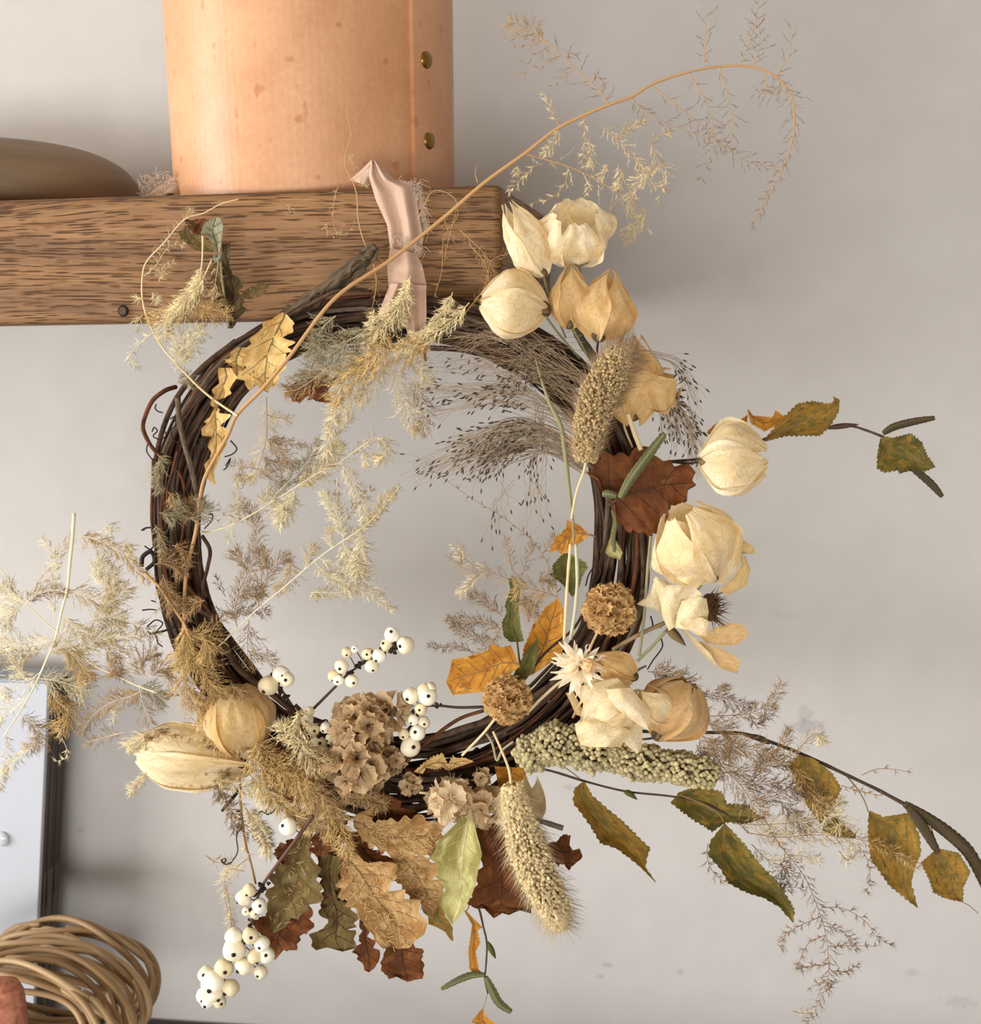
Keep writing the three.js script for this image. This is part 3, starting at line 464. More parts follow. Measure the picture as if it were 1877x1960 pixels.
function globe(o) {
  const c = pt(o.v, o.c[0], o.c[1], o.z), k = 1 / SHEET[o.v][2] * U, R = o.R * k, g = thing(o.name ?? 'star_scabious_head', o.label, 'seed head', c, o.group), r = rng(o.seed);
  const co = new THREE.IcosahedronGeometry(R * 0.55, 2); co.translate(c.x, c.y, c.z); part(g, 'core', co, o.core ?? std(0x6a5236, 0.9));
  const cr = o.cup * k; const variants = [0, 1, 2].map(i => cupGeom(cr, cr * (o.deep ?? 0.75), o.seed + i, o.pleat ?? 0.1));
  for (let i = 0; i < o.n; i++) {
    const y = 1 - 2 * (i + 0.5) / o.n, an = i * 2.39996 + o.seed, q = Math.sqrt(1 - y * y), d = V3(q * Math.cos(an), y, q * Math.sin(an)); d.add(V3((r() - 0.5) * 0.3, (r() - 0.5) * 0.3, (r() - 0.5) * 0.3)).normalize(); if (d.z < -0.55) continue;
    const Q = new THREE.Quaternion().setFromUnitVectors(V3(0, 1, 0), d), s = 0.75 + 0.45 * r(), gg = variants[i % 3].clone(); gg.scale(s, s, s); gg.applyQuaternion(Q); const p = c.clone().addScaledVector(d, R * (0.72 + 0.16 * r())); gg.translate(p.x, p.y, p.z); const m = part(g, 'papery_cup', gg, cupMats[o.mat ?? 'beige']);
    if (o.star) { const gs = []; for (let b = 0; b < 5; b++) { const cn = new THREE.ConeGeometry(cr * 0.05, cr * o.star, 4); cn.translate(0, cr * o.star / 2, 0); cn.rotateZ(0.55); cn.rotateY(b * 1.2566); gs.push(cn); } const sg = mergeGeometries(gs); sg.scale(s, s, s); sg.applyQuaternion(Q); sg.translate(p.x, p.y, p.z); part(m, 'star_bristles', sg, o.sm ?? starMat); }
  }
  if (o.stem) part(g, 'stem', tube(path(o.v, o.stem, o.z - 0.008, 16), taper(2.8, 2.6), 6), stemStraw);
  return g;
}
// ---- birch catkins
const catkinMat = (a, b, seed) => std(0xffffff, 0.85, { map: leafTex(a, b, a, seed, 9) });
const CK = { green: catkinMat([128, 128, 84], [92, 92, 56], 21), dark: catkinMat([88, 74, 44], [62, 50, 30], 22) };
function catkin(parent, v, rows, z, w, mat) { const P = path(v, rows, z, 110); let L = 0; for (let i = 1; i < P.length; i++) L += P[i].distanceTo(P[i - 1]); const K = L / U / 3.4; const g = tube(P, (t, a) => w * U * Math.pow(Math.sin(Math.PI * clamp(0.05 + t * 0.9, 0, 1)), 0.35) * (0.8 + 0.32 * Math.abs(Math.sin(t * K + (Math.round(a / 0.3927) % 2) * 1.57))), 16); return part(parent, 'catkin', g, mat); }

// ------------------------------------------------------------------ the vine ring
const RZ = 0.326;
{
  const ctr = [765, 1040], r = rng(11); const base = at(765, 690, RZ);
  const W = thing('vine_wreath', 'round wreath base of twisted dark brown vines hanging below the shelf on a ribbon', 'wreath', base);
  const vm = [[0x43301f, 0x281b13], [0x523b29, 0x322318], [0x604a39, 0x3c2d22], [0x693c22, 0x402413], [0x74634f, 0x4c4034]].map(([a, b], i) => { const A = new THREE.Color(a), B = new THREE.Color(b); const t = tex(64, 256, (u, v) => { const n = fbm(u * 5, v * 14, i + 3, 3); const k = clamp(0.5 + n * 1.4, 0, 1); return [lerp(B.r, A.r, k), lerp(B.g, A.g, k), lerp(B.b, A.b, k)].map(q => Math.pow(q, 1 / 2.2) * 255); }); t.repeat.set(1, 18); return new THREE.MeshPhysicalMaterial({ color: 0xffffff, roughness: 0.82, specularIntensity: 0.35, map: t, bumpMap: t, bumpScale: 0.0005, side: THREE.DoubleSide }); });
  const ringR = a => 424 + 26 * Math.abs(Math.sin(2 * a)) * (Math.sin(a) < 0 ? 1 : 0.1);
  const ringPt = (a, dr, dz) => at(ctr[0] + Math.cos(a) * (ringR(a) + dr), ctr[1] + Math.sin(a) * (ringR(a) + dr), RZ + dz * U);
  for (let i = 0; i < 84; i++) {
    const a0 = r() * 6.283, ext = (0.45 + 1.1 * r()) * Math.PI * 2 * (r() < 0.5 ? 0.5 : 1), ph = r() * 6.28, tw = (r() - 0.5) * 3, rad = 20 + 36 * Math.sqrt(r()), n = Math.ceil(ext * 26), P = [], sd = r() * 40, wob = r() * 6;
    for (let k = 0; k <= n; k++) { const a = a0 + ext * k / n, q = ph + tw * (a - a0) * 0.6, e = rad * (0.85 + 0.25 * noise(a * 1.7, sd)); P.push(ringPt(a, Math.cos(q) * e + 6 * noise(a * 4, sd + 9) + wob * noise(a * 1.1, sd + 20) * 1.6, Math.sin(q) * e * 0.9 + 4 * noise(a * 5, sd + 4))); }
    const rr = 2.8 + 4.2 * Math.pow(r(), 1.6); part(W, 'vine', tube(P, t => rr * U * (0.9 + 0.18 * noise(t * 40, i)) * (0.65 + 0.35 * Math.sin(Math.PI * clamp(t * 6, 0, 0.5))), 7), vm[Math.floor(r() * 3.3) + (r() < 0.14 ? 1 : 0)]);
  }
  for (let i = 0; i < 30; i++) { // looser vines filling the underside
    const a0 = 0.75 + r() * 0.5, ext = 0.9 + r() * 0.6, n = 30, P = [], sd = r() * 40, off = 35 + r() * 75, dz = (r() - 0.7) * 40;
    for (let k = 0; k <= n; k++) { const a = a0 + ext * k / n; P.push(ringPt(a, off * Math.sin(Math.PI * k / n) + 10 * noise(a * 3, sd), dz + 8 * noise(a * 4, sd + 5))); }
    const rr = 2.6 + 3 * r(); part(W, 'vine', tube(P, rr * U, 7), vm[i % 3]);
  }
  const vine = (v, rows, r0, r1, k, name = 'vine') => part(W, name, tube(path(v, rows, RZ + 0.024, 50), taper(r0, r1), 7), vm[k]);
  vine('M', [[470, 200, 0.335], [360, 240], [260, 320], [195, 450], [165, 570], [200, 680], [270, 790], [390, 880, 0.34], [450, 930, 0.335]], 4.5, 3.5, 3);
  vine('M', [[490, 300], [500, 480], [545, 700], [600, 900], [660, 1150], [690, 1300, 0.335]], 5.5, 5, 4);
  vine('M', [[490, 800], [440, 1000], [400, 1150], [390, 1350]], 3.5, 3, 3);
  vine('M', [[490, 980], [540, 1080], [560, 1300], [540, 1560], [510, 1700]], 3, 2.6, 3);
  vine('M', [[260, 870], [255, 1100], [245, 1400], [270, 1700]], 3, 3, 3);
  vine('G', [[1040, 330], [1120, 380], [1150, 540], [1280, 700], [1350, 900], [1380, 1110]], 3.2, 3, 3);
  vine('G', [[1240, 240], [1290, 330], [1275, 440], [1250, 560], [1275, 620]], 4, 3.2, 1);
  vine('H', [[980, 1100], [1130, 1000], [1290, 850], [1500, 690], [1640, 640], [1800, 600]], 4, 3.4, 3);
  vine('C', [[1000, 640], [1150, 560], [1300, 490], [1420, 480, 0.34], [1500, 490, 0.33]], 4, 3, 2);
  vine('H', [[0, 50], [100, 110], [210, 370], [420, 540], [560, 650], [700, 730]], 6, 5, 1);
  vine('I', [[1000, 20], [1010, 200], [960, 440], [880, 620], [700, 780], [560, 960]], 3, 2.4, 0);
  vine('I', [[1250, 60], [1240, 300], [1180, 520], [1060, 720]], 4, 3.4, 3);
  vine('I', [[1290, 400], [1240, 600], [1140, 780], [1000, 900]], 4.4, 4, 4);
  // curly tendrils
  const tend = (v, rows, z = RZ + 0.02, w = 1.5) => part(W, 'tendril', tube(path(v, rows, z, 40), taper(w, w * 0.8), 5), std(0x1c130e, 0.8));
  tend('M', [[210, 730], [200, 800], [250, 880]]); tend('M', [[985, 700], [1045, 780], [1000, 830], [930, 855]]); tend('M', [[150, 1545], [190, 1520], [260, 1515]]);
  tend('M', [[770, 1395], [815, 1395], [810, 1450], [740, 1530]]); tend('M', [[180, 1690], [230, 1720], [260, 1700], [230, 1740]]); tend('M', [[290, 360], [280, 400], [310, 430], [350, 440]]);
  tend('M', [[150, 590], [170, 650], [200, 715]]); tend('M', [[250, 620], [270, 580], [300, 610], [260, 660], [330, 690], [380, 650], [340, 560]]); tend('M', [[420, 500], [460, 480], [470, 560], [430, 600], [450, 700], [500, 720]]);
  tend('M', [[690, 700], [740, 680], [740, 760], [680, 740], [640, 860]]); tend('M', [[940, 940], [985, 870], [960, 940], [920, 980]]);
  tend('G', [[880, 210], [900, 195], [940, 195]]); tend('G', [[875, 700], [930, 695], [965, 700]]); tend('G', [[905, 830], [960, 860], [970, 900], [1000, 925]]); tend('G', [[930, 640], [960, 650]]); tend('G', [[905, 800], [960, 760], [1000, 780], [960, 830], [920, 850]]);
  tend('G', [[940, 840], [1000, 830], [1080, 800]], RZ + 0.024, 2.5); tend('G', [[870, 430], [880, 370], [930, 340], [950, 400], [900, 450]], RZ, 5);
  tend('R', [[420, 280], [380, 350], [330, 360], [330, 320], [360, 330], [340, 370], [280, 340], [220, 410], [110, 480], [60, 560], [70, 700], [10, 800]], 0.37, 1.5);
  tend('o', [[441, 1652], [430, 1654], [424, 1646], [432, 1644], [428, 1656]], 0.37, 2); tend('I', [[1330, 560], [1340, 620], [1300, 660]]); tend('I', [[1390, 690], [1400, 740], [1340, 830], [1310, 880]]); tend('I', [[940, 380], [960, 310], [1010, 250], [1030, 300], [990, 370]]);
  tend('H', [[700, 700], [740, 690], [750, 705], [720, 710]], 0.35, 1.6);
  tend('L', [[1325, 660, 0.35], [1280, 720], [1225, 785]], 0.36, 4);
}
// ------------------------------------------------------------------ ribbon
{
  const rb = thing('fabric_ribbon', 'frayed dusty pink fabric ribbon knotted round the wreath and over the shelf edge', 'ribbon', pt('A', 1600, 1440, 0.335));
  const ft = tex(256, 256, (u, v) => { const n = fbm(u * 120, v * 120, 2, 2) * 14 + fbm(u * 4, v * 4, 5, 3) * 8; return [192 + n, 160 + n, 138 + n]; }), fb = tex(256, 256, (u, v) => { const b = 128 + 50 * Math.sin(u * 800) * Math.sin(v * 800); return [b, b, b]; }, false);
  const fm = new THREE.MeshPhysicalMaterial({ map: ft, roughness: 0.9, sheen: 0.5, sheenColor: new THREE.Color(0.5, 0.4, 0.35), side: THREE.DoubleSide, bumpMap: fb, bumpScale: 0.0002 });
  const band = (name, L, R, z, zt, amp, k, seed) => { // strip with lengthwise folds
    const Lp = L.map(p => sp('A', ...p)), Rp = R.map(p => sp('A', ...p)), NV = 40, NU = 24, pos = [], uv = [], idx = [];
    for (let j = 0; j <= NV; j++) for (let i = 0; i <= NU; i++) { const t = j / NV, u = i / NU, a = resample(Lp, t), b = resample(Rp, t); const bulge = Math.sin(Math.PI * u) * 9; const p = at(lerp(a[0], b[0], u), lerp(a[1], b[1], u), lerp(z, zt, t) + U * (bulge + amp * Math.sin(u * k * 6.28 + t * 1.6 + seed) + 2 * noise(u * 3, t * 7, seed))); pos.push(p.x, p.y, p.z); uv.push(u * 0.5, t); }
    for (let j = 0; j < NV; j++) for (let i = 0; i < NU; i++) { const a = j * (NU + 1) + i; idx.push(a, a + 1, a + NU + 1, a + 1, a + NU + 2, a + NU + 1); }
    return part(rb, name, rawGeom(pos, idx, null, uv), fm);
  };
  band('band', [[1480, 640], [1470, 700], [1500, 800], [1545, 900], [1558, 1000], [1550, 1090], [1552, 1140]], [[1500, 640], [1570, 715], [1655, 730], [1670, 850], [1690, 950], [1672, 1060], [1690, 1140]], 0.313, 0.33, 9, 1.7, 0);
  band('top_fold', [[1480, 640], [1440, 680], [1395, 718]], [[1500, 655], [1480, 700], [1470, 742]], 0.309, 0.303, 3, 1, 1);
  band('knot', [[1556, 990], [1545, 1070], [1550, 1145]], [[1660, 1010], [1685, 1060], [1705, 1150]], 0.334, 0.342, 7, 1.4, 2);
  band('tail', [[1558, 1130], [1530, 1200], [1500, 1275]], [[1600, 1135], [1580, 1200], [1575, 1290]], 0.345, 0.354, 5, 1, 3);
  band('tail', [[1588, 1130], [1600, 1220], [1625, 1330], [1690, 1440]], [[1700, 1140], [1702, 1240], [1700, 1340], [1705, 1445]], 0.346, 0.356, 8, 1.4, 4);
  const r = rng(17), gs = []; const fr = std(0xcdb6a0, 0.95);
  const fray = (x0, y0, x1, y1, n, len, z) => { for (let i = 0; i < n; i++) { const t = r(), x = lerp(x0, x1, t), y = lerp(y0, y1, t), a = r() * 6.28, l = len * (0.4 + r()); const P = curve([pt('A', x, y, z), pt('A', x + Math.cos(a) * l * 0.5, y + Math.sin(a) * l * 0.5 + 4, z + 3 * U), pt('A', x + Math.cos(a + 0.8) * l, y + Math.sin(a + 0.8) * l + 8, z + (r() * 6 - 2) * U)], 6); gs.push(tube(P, 0.45 * U, 4, false)); } };
  fray(1600, 720, 1665, 760, 40, 26, 0.318); fray(1670, 730, 1690, 930, 150, 34, 0.316); fray(1560, 950, 1690, 1000, 50, 34, 0.331); fray(1470, 700, 1500, 640, 14, 16, 0.312);
  part(rb, 'frayed_threads', merge(gs), fr, true);
  const ge = [], re = thing('ribbon_end', 'frayed bunched ribbon end on the shelf between dish and leather cylinder', 'ribbon', V3(at(345, 352, 0.24).x, shelfTop, 0.24));
  // the far end, pulled out behind the vessel
  const endR = []; const e0 = at(345, 352, 0.24); for (let i = 0; i < 3; i++) { const P = []; for (let k = 0; k <= 12; k++) { const t = k / 12; P.push(V3(e0.x - 0.022 * t + 0.004 * Math.sin(i * 2 + t * 5), shelfTop + 0.004 + 0.006 * i * (1 - t * 0.5) + 0.005 * Math.sin(t * 4 + i), 0.24 - 0.01 * i + 0.004 * Math.sin(t * 6 + i))); } part(re, 'bunched_fabric', tube(P, (t, a) => 0.0042 * (0.9 + 0.4 * Math.sin(a * 3 + t * 5 + i)), 12), fm); }
  for (let i = 0; i < 70; i++) { const c = V3(e0.x - 0.006 - r() * 0.02, shelfTop + 0.003 + r() * 0.014, 0.235 + r() * 0.012), a = r() * 6.28, l = 0.004 + r() * 0.005; ge.push(tube(curve([c, c.clone().add(V3(Math.cos(a) * l * 0.5, Math.abs(Math.sin(a)) * l * 0.6, 0.001)), c.clone().add(V3(Math.cos(a + 0.7) * l, Math.abs(Math.sin(a + 0.7)) * l, 0.002))], 5), 0.00018, 4, false)); }
  part(re, 'frayed_threads', merge(ge), fr, true);
}

// ------------------------------------------------------------------ single leaves tucked into the ring
function leaf(name, label, o) { const q = sp(o.v, ...o.L[0]); const g = thing(name, label, 'leaf', at(q[0], q[1], o.z)); leafParts(g, o); if (o.stalk) part(g, 'leaf_stalk', tube(path(o.v, o.stalk, o.z - 0.003, 14), taper(2.2, 1.8), 6), o.vm); return g; }
const oak = (label, o) => leaf('oak_leaf', label, { vm: veinTan, veins: 5, wr: 4, cup: 8, wave: 5, lobes: 7, rows: 90, ...o });
oak('large tan oak leaf overlapping the others in the cluster under the wreath', { v: 'R', mat: LM.tan, z: 0.372, zt: 0.366, seed: 1, cup: 16, bits: 170, vr: 2.2, veins: 6, mid: 0.5,
  L: [[930, 690], [1000, 820], [990, 900], [960, 1000], [975, 1100], [1010, 1140], [1035, 1100], [1060, 1180], [1120, 1220], [1160, 1300], [1190, 1350], [1240, 1400], [1290, 1490], [1370, 1570], [1420, 1530], [1470, 1560]],
  R: [[960, 680], [1080, 710], [1150, 740], [1240, 800], [1400, 790], [1510, 850], [1510, 920], [1430, 980], [1435, 1045], [1550, 1045], [1570, 1120], [1690, 1140], [1705, 1250], [1755, 1350], [1740, 1440], [1660, 1490], [1600, 1560], [1500, 1570]], stalk: [[900, 480], [890, 580], [930, 690]] });
oak('dark reddish-brown leaf end showing below the large tan oak leaf', { v: 'R', mat: LM.brown, vm: veinDark, z: 0.358, seed: 2, L: [[1420, 1400], [1410, 1510], [1390, 1600], [1345, 1650], [1360, 1720], [1375, 1800], [1420, 1840], [1460, 1800], [1530, 1840], [1580, 1862]], R: [[1560, 1400], [1650, 1540], [1720, 1570], [1700, 1620], [1742, 1690], [1710, 1740], [1740, 1795], [1720, 1835], [1650, 1845], [1585, 1865]] });
oak('broad tan oak leaf lying sideways above the other leaves under the wreath', { v: 'J', mat: LM.tan, z: 0.364, zt: 0.36, seed: 3, cup: 12, bits: 130, veins: 6, L: [[740, 195], [800, 165], [828, 150], [832, 185], [812, 212], [870, 215], [960, 205], [1010, 190], [1062, 183], [1066, 215], [1120, 215], [1150, 240], [1130, 265], [1155, 295]], R: [[742, 240], [780, 290], [812, 332], [850, 340], [900, 375], [950, 385], [1000, 380], [1050, 365], [1095, 376], [1112, 340], [1105, 312], [1132, 298], [1157, 296]] });
oak('brown-backed tan oak leaf between the large tan leaf and the pale green leaf', { v: 'J', mat: LM.tan, z: 0.358, seed: 4, cup: 14, bits: 60, L: [[905, 370], [930, 400], [915, 470], [960, 510], [985, 560], [1040, 585], [1055, 625], [1085, 650]], R: [[960, 372], [1040, 370], [1112, 400], [1122, 440], [1108, 470], [1152, 510], [1145, 552], [1120, 590], [1095, 650]] });
leaf('pale_leaf', 'pale yellow-green leaf under the wreath beside the bristly hanging seed head', { v: 'S', mat: LM.palegreen, vm: veinPale, z: 0.366, zt: 0.37, seed: 5, cup: 12, mid: 0.62, wr: 3, L: [[720, 690], [640, 800], [540, 900], [440, 1000], [432, 1070], [375, 1130], [450, 1185], [463, 1240], [430, 1300], [492, 1340], [522, 1420], [470, 1470], [462, 1550], [520, 1630], [580, 1725]], R: [[760, 690], [800, 900], [830, 1010], [853, 1100], [830, 1180], [815, 1250], [797, 1360], [760, 1460], [690, 1600], [586, 1728]] });
leaf('olive_leaf', 'yellowish olive leaf tip hanging behind the pale green leaf', { v: 'S', mat: LM.birchyellow, vm: veinTan, z: 0.35, seed: 6, L: [[400, 1450], [370, 1590], [372, 1720], [440, 1745], [520, 1790], [560, 1850], [582, 1872]], R: [[480, 1450], [520, 1650], [560, 1700], [592, 1760], [586, 1800], [597, 1868]] });
oak('large brown oak leaf behind the bristly hanging seed head', { v: 'S', mat: LM.brown, vm: veinDark, z: 0.342, seed: 7, cup: 14, wave: 8, veins: 4, L: [[800, 780], [790, 900], [800, 1050], [845, 1150], [800, 1260], [790, 1400], [718, 1542], [800, 1582], [840, 1550], [950, 1665]], R: [[960, 780], [1050, 860], [1120, 1000], [1190, 1200], [1262, 1400], [1272, 1490], [1347, 1556], [1280, 1572], [1312, 1634], [1220, 1590], [1150, 1612], [1090, 1642], [1050, 1612], [960, 1668]] });
oak('small brown lobed leaf poking out past the bristly hanging seed head', { v: 'S', mat: LM.brown, vm: veinDark, z: 0.338, seed: 8, L: [[1420, 1020], [1490, 980], [1550, 942], [1642, 940], [1622, 1005], [1662, 1062], [1722, 1045]], R: [[1430, 1100], [1540, 1200], [1612, 1237], [1650, 1200], [1700, 1172], [1742, 1132], [1748, 1108]], veins: 3 });
oak('dull olive oak leaf on the berry side of the leaf cluster', { v: 'R', mat: LM.olive, vm: veinOlive, z: 0.36, seed: 9, cup: 12, bits: 40, veins: 6, L: [[640, 540], [540, 700], [470, 790], [360, 900], [350, 950], [382, 1000], [320, 1090], [342, 1180], [318, 1260], [340, 1340], [388, 1425]], R: [[740, 540], [722, 690], [760, 800], [803, 860], [778, 960], [795, 1000], [825, 1060], [820, 1130], [640, 1250], [620, 1310], [545, 1295], [500, 1370], [395, 1428]] });
oak('brown curled leaf at the lower edge of the cluster behind the white berries', { v: 'R', mat: LM.brown, vm: veinDark, z: 0.346, seed: 10, wave: 8, L: [[560, 1100], [400, 1250], [190, 1320], [290, 1470], [370, 1580], [398, 1665]], R: [[700, 1100], [745, 1340], [700, 1435], [640, 1430], [645, 1500], [580, 1572], [505, 1592], [492, 1560], [405, 1668]] });
oak('crumpled brown oak leaf hanging between the olive and the large tan leaf', { v: 'R', mat: LM.olive, vm: veinDark, z: 0.352, seed: 11, wave: 9, cup: 16, L: [[830, 700], [760, 860], [840, 1010], [842, 1130], [785, 1225], [885, 1330], [840, 1385], [720, 1438], [728, 1540], [775, 1582], [860, 1555], [1000, 1592]], R: [[990, 760], [970, 1000], [955, 1130], [1060, 1160], [1142, 1300], [1130, 1370], [1060, 1392], [1122, 1402], [1110, 1480], [1135, 1560], [1002, 1595]] });
oak('narrow rust-brown leaf hanging just behind the large tan oak leaf', { v: 'R', mat: LM.brown, vm: veinDark, z: 0.355, seed: 12, L: [[1140, 1250], [1160, 1350], [1165, 1480], [1108, 1600], [1130, 1660], [1190, 1700], [1200, 1760], [1240, 1778]], R: [[1220, 1250], [1225, 1380], [1270, 1500], [1332, 1590], [1332, 1680], [1290, 1740], [1244, 1778]], veins: 3 });
oak('small rounded chestnut-brown leaf between the fern tips and the olive leaf', { v: 'R', mat: LM.brown, vm: veinDark, z: 0.364, seed: 13, cup: 18, L: [[780, 500], [725, 600], [728, 700], [770, 745], [810, 760]], R: [[890, 500], [905, 600], [892, 680], [850, 740], [815, 760]], veins: 2 });
oak('brown leaf showing in the gap next to the rounded chestnut leaf', { v: 'R', mat: LM.brown, vm: veinDark, z: 0.35, seed: 14, L: [[880, 400], [900, 520], [905, 620], [930, 690]], R: [[1050, 420], [1020, 560], [1010, 640], [960, 690]], veins: 2 });
oak('small brown lobed leaf behind the berry stem', { v: 'R', mat: LM.brown, vm: veinDark, z: 0.35, seed: 15, L: [[600, 580], [480, 605], [430, 640], [392, 730], [440, 790], [470, 830]], R: [[620, 640], [560, 720], [520, 780], [480, 830]], veins: 2 });
oak('orange-brown leaf under the fern between the pale pods and the berries', { v: 'H', mat: LM.brown, vm: veinDark, z: 0.345, seed: 16, wave: 6, L: [[330, 770], [300, 850], [390, 950], [400, 1050], [430, 1110], [455, 1190]], R: [[500, 800], [590, 840], [592, 940], [642, 990], [645, 1130], [590, 1185], [550, 1160], [460, 1192]] });
oak('large chestnut oak leaf on the flower side, crossed by a green catkin', { v: 'F', mat: LM.brown, vm: veinDark, z: 0.362, zt: 0.36, seed: 17, cup: 10, wave: 3, vr: 1.8, L: [[222, 620], [215, 600], [160, 560], [150, 500], [105, 490], [125, 430], [180, 395], [240, 402], [290, 400], [340, 363], [392, 370], [402, 410], [480, 428], [492, 452], [560, 440], [592, 480], [570, 510], [592, 535]], R: [[228, 622], [230, 660], [235, 700], [280, 745], [340, 752], [400, 772], [430, 722], [472, 700], [470, 652], [515, 642], [552, 612], [555, 562], [593, 540]] });
leaf('yellow_leaf', 'flat golden yellow leaf lying beside the lower tan seed globe', { v: 'I', mat: LM.gold, vm: veinTan, z: 0.364, seed: 18, cup: 8, wr: 3, teeth: 0.1, L: [[540, 840], [492, 735], [440, 747], [370, 728], [355, 765], [250, 800], [140, 820], [125, 900], [103, 955]], R: [[548, 862], [480, 912], [400, 962], [340, 1012], [240, 1022], [145, 1032], [106, 960]] });
leaf('yellow_leaf', 'upright brownish yellow leaf with toothed edge against the inside of the ring', { v: 'I', mat: LM.gold, vm: veinOlive, z: 0.346, seed: 19, cup: 12, teeth: 0.25, L: [[600, 920], [562, 820], [570, 750], [600, 680], [620, 620], [660, 570], [700, 505], [772, 455]], R: [[640, 900], [700, 860], [800, 790], [805, 680], [812, 600], [806, 520], [778, 455]] });
leaf('green_leaf', 'folded olive green leaf between the two yellow leaves', { v: 'I', mat: LM.green, vm: veinOlive, z: 0.36, seed: 20, cup: 14, teeth: 0.15, L: [[490, 950], [550, 830], [600, 750], [655, 695]], R: [[560, 965], [630, 880], [652, 790], [662, 697]] });
leaf('green_leaf', 'narrow upright green leaf standing inside the ring among fine fern', { v: 'I', mat: LM.green, vm: veinOlive, z: 0.346, seed: 21, cup: 12, teeth: 0.2, L: [[520, 715], [490, 716], [450, 682], [438, 600], [468, 540], [458, 500], [490, 400], [478, 335]], R: [[540, 715], [570, 712], [552, 630], [540, 520], [542, 400], [512, 335]], stalk: [[545, 840], [530, 715]] });
leaf('yellow_leaf', 'small torn yellow leaf inside the ring near the chestnut leaf', { v: 'I', mat: LM.gold, vm: veinTan, z: 0.352, seed: 22, cup: 10, teeth: 0.25, L: [[965, 72], [900, 15], [830, -15], [825, 30], [800, 60], [760, 90], [720, 180]], R: [[967, 76], [910, 120], [862, 142], [800, 195], [770, 165], [724, 184]], stalk: [[1000, 85], [965, 74]] });
leaf('green_leaf', 'dark green toothed leaf below the small torn yellow leaf', { v: 'I', mat: LM.green, vm: veinOlive, z: 0.343, seed: 23, cup: 14, teeth: 0.3, L: [[805, 185], [740, 260], [745, 300], [720, 310], [780, 350], [820, 390], [860, 445]], R: [[840, 185], [940, 240], [952, 270], [920, 320], [900, 390], [866, 445]] });
leaf('pale_leaf', 'little pale green leaf hanging on the ring below the chestnut leaf', { v: 'I', mat: LM.palegreen, vm: veinPale, z: 0.356, seed: 24, L: [[1105, -10], [1085, 90], [1058, 180], [1082, 206], [1142, 222]], R: [[1125, -10], [1118, 100], [1162, 180], [1146, 222]], veins: 3 });
oak('straw-coloured lobed oak leaf on the shoulder of the ring below the shelf', { v: 'N', mat: LM.straw, vm: veinOlive, z: 0.362, zt: 0.368, seed: 25, cup: 14, mid: 0.55, veins: 4, vr: 1.3, L: [[1400, 1015], [1330, 1060], [1210, 1120], [1190, 1190], [1090, 1300], [1040, 1400], [1052, 1500], [1000, 1610], [1060, 1650], [1108, 1718], [1132, 1590], [1200, 1700], [1268, 1732]], R: [[1440, 1035], [1512, 1120], [1470, 1200], [1430, 1240], [1492, 1290], [1472, 1370], [1408, 1390], [1422, 1500], [1372, 1590], [1332, 1692], [1300, 1650], [1275, 1734]] });
oak('small greyish straw leaf beneath the straw-coloured oak leaf', { v: 'N', mat: LM.straw, vm: veinOlive, z: 0.354, seed: 26, L: [[990, 1330], [960, 1360], [898, 1440], [942, 1500], [950, 1560], [992, 1590]], R: [[1080, 1330], [1060, 1440], [1050, 1520], [1006, 1592]], veins: 2 });
oak('narrow curled straw-gold oak leaf hanging down the ring', { v: 'M', mat: LM.straw, vm: veinTan, z: 0.362, seed: 27, cup: 16, veins: 5, L: [[870, 20], [872, 170], [815, 230], [810, 330], [800, 470], [716, 560], [718, 640], [790, 680], [790, 870], [738, 930], [770, 1060], [835, 1115]], R: [[990, 20], [1048, 110], [1002, 170], [985, 260], [930, 300], [880, 312], [862, 400], [982, 460], [905, 560], [972, 640], [920, 800], [870, 900], [830, 1000], [842, 1112]] });
leaf('grey_green_leaf', 'silvery grey-green leaf atop the sprig in front of the shelf', { v: 'N', mat: LM.greygreen, vm: veinOlive, z: 0.345, seed: 28, cup: 12, L: [[805, 485], [770, 400], [712, 312], [668, 315], [698, 240], [722, 208], [800, 168]], R: [[838, 490], [860, 350], [872, 240], [842, 172], [812, 168]], veins: 3 });
leaf('brown_leaf', 'shrivelled brown leaf against the silvery grey-green leaf', { v: 'N', mat: LM.brown, vm: veinDark, z: 0.338, seed: 29, cup: 14, wr: 6, L: [[518, 183], [560, 260], [620, 322], [690, 318]], R: [[545, 183], [600, 192], [650, 180], [722, 180], [705, 240], [692, 314]], veins: 2 });
leaf('brown_leaf', 'tan-brown leaf spread behind the silvery grey-green leaf', { v: 'N', mat: LM.olive, vm: veinOlive, z: 0.33, seed: 30, L: [[540, 240], [480, 310], [500, 370], [550, 402], [600, 452], [680, 472], [785, 480]], R: [[580, 270], [640, 330], [695, 335], [745, 400], [792, 476]], veins: 3 });
oak('dark olive lobed leaf standing upright in front of the shelf', { v: 'N', mat: LM.olivedark, vm: veinDark, z: 0.336, seed: 31, cup: 12, L: [[910, 1160], [900, 1080], [880, 980], [868, 900], [870, 830], [868, 700], [858, 600], [862, 400]], R: [[960, 1160], [1020, 1060], [1072, 990], [1050, 900], [1020, 850], [1042, 800], [1030, 702], [960, 690], [930, 600], [938, 398]] });
leaf('olive_leaf', 'lighter olive half leaf alongside the upright dark leaf before the shelf', { v: 'N', mat: LM.olive, vm: veinOlive, z: 0.34, seed: 32, L: [[850, 852], [830, 835], [820, 770], [768, 740], [750, 640], [800, 572]], R: [[872, 840], [866, 760], [852, 680], [842, 572]], veins: 2 });
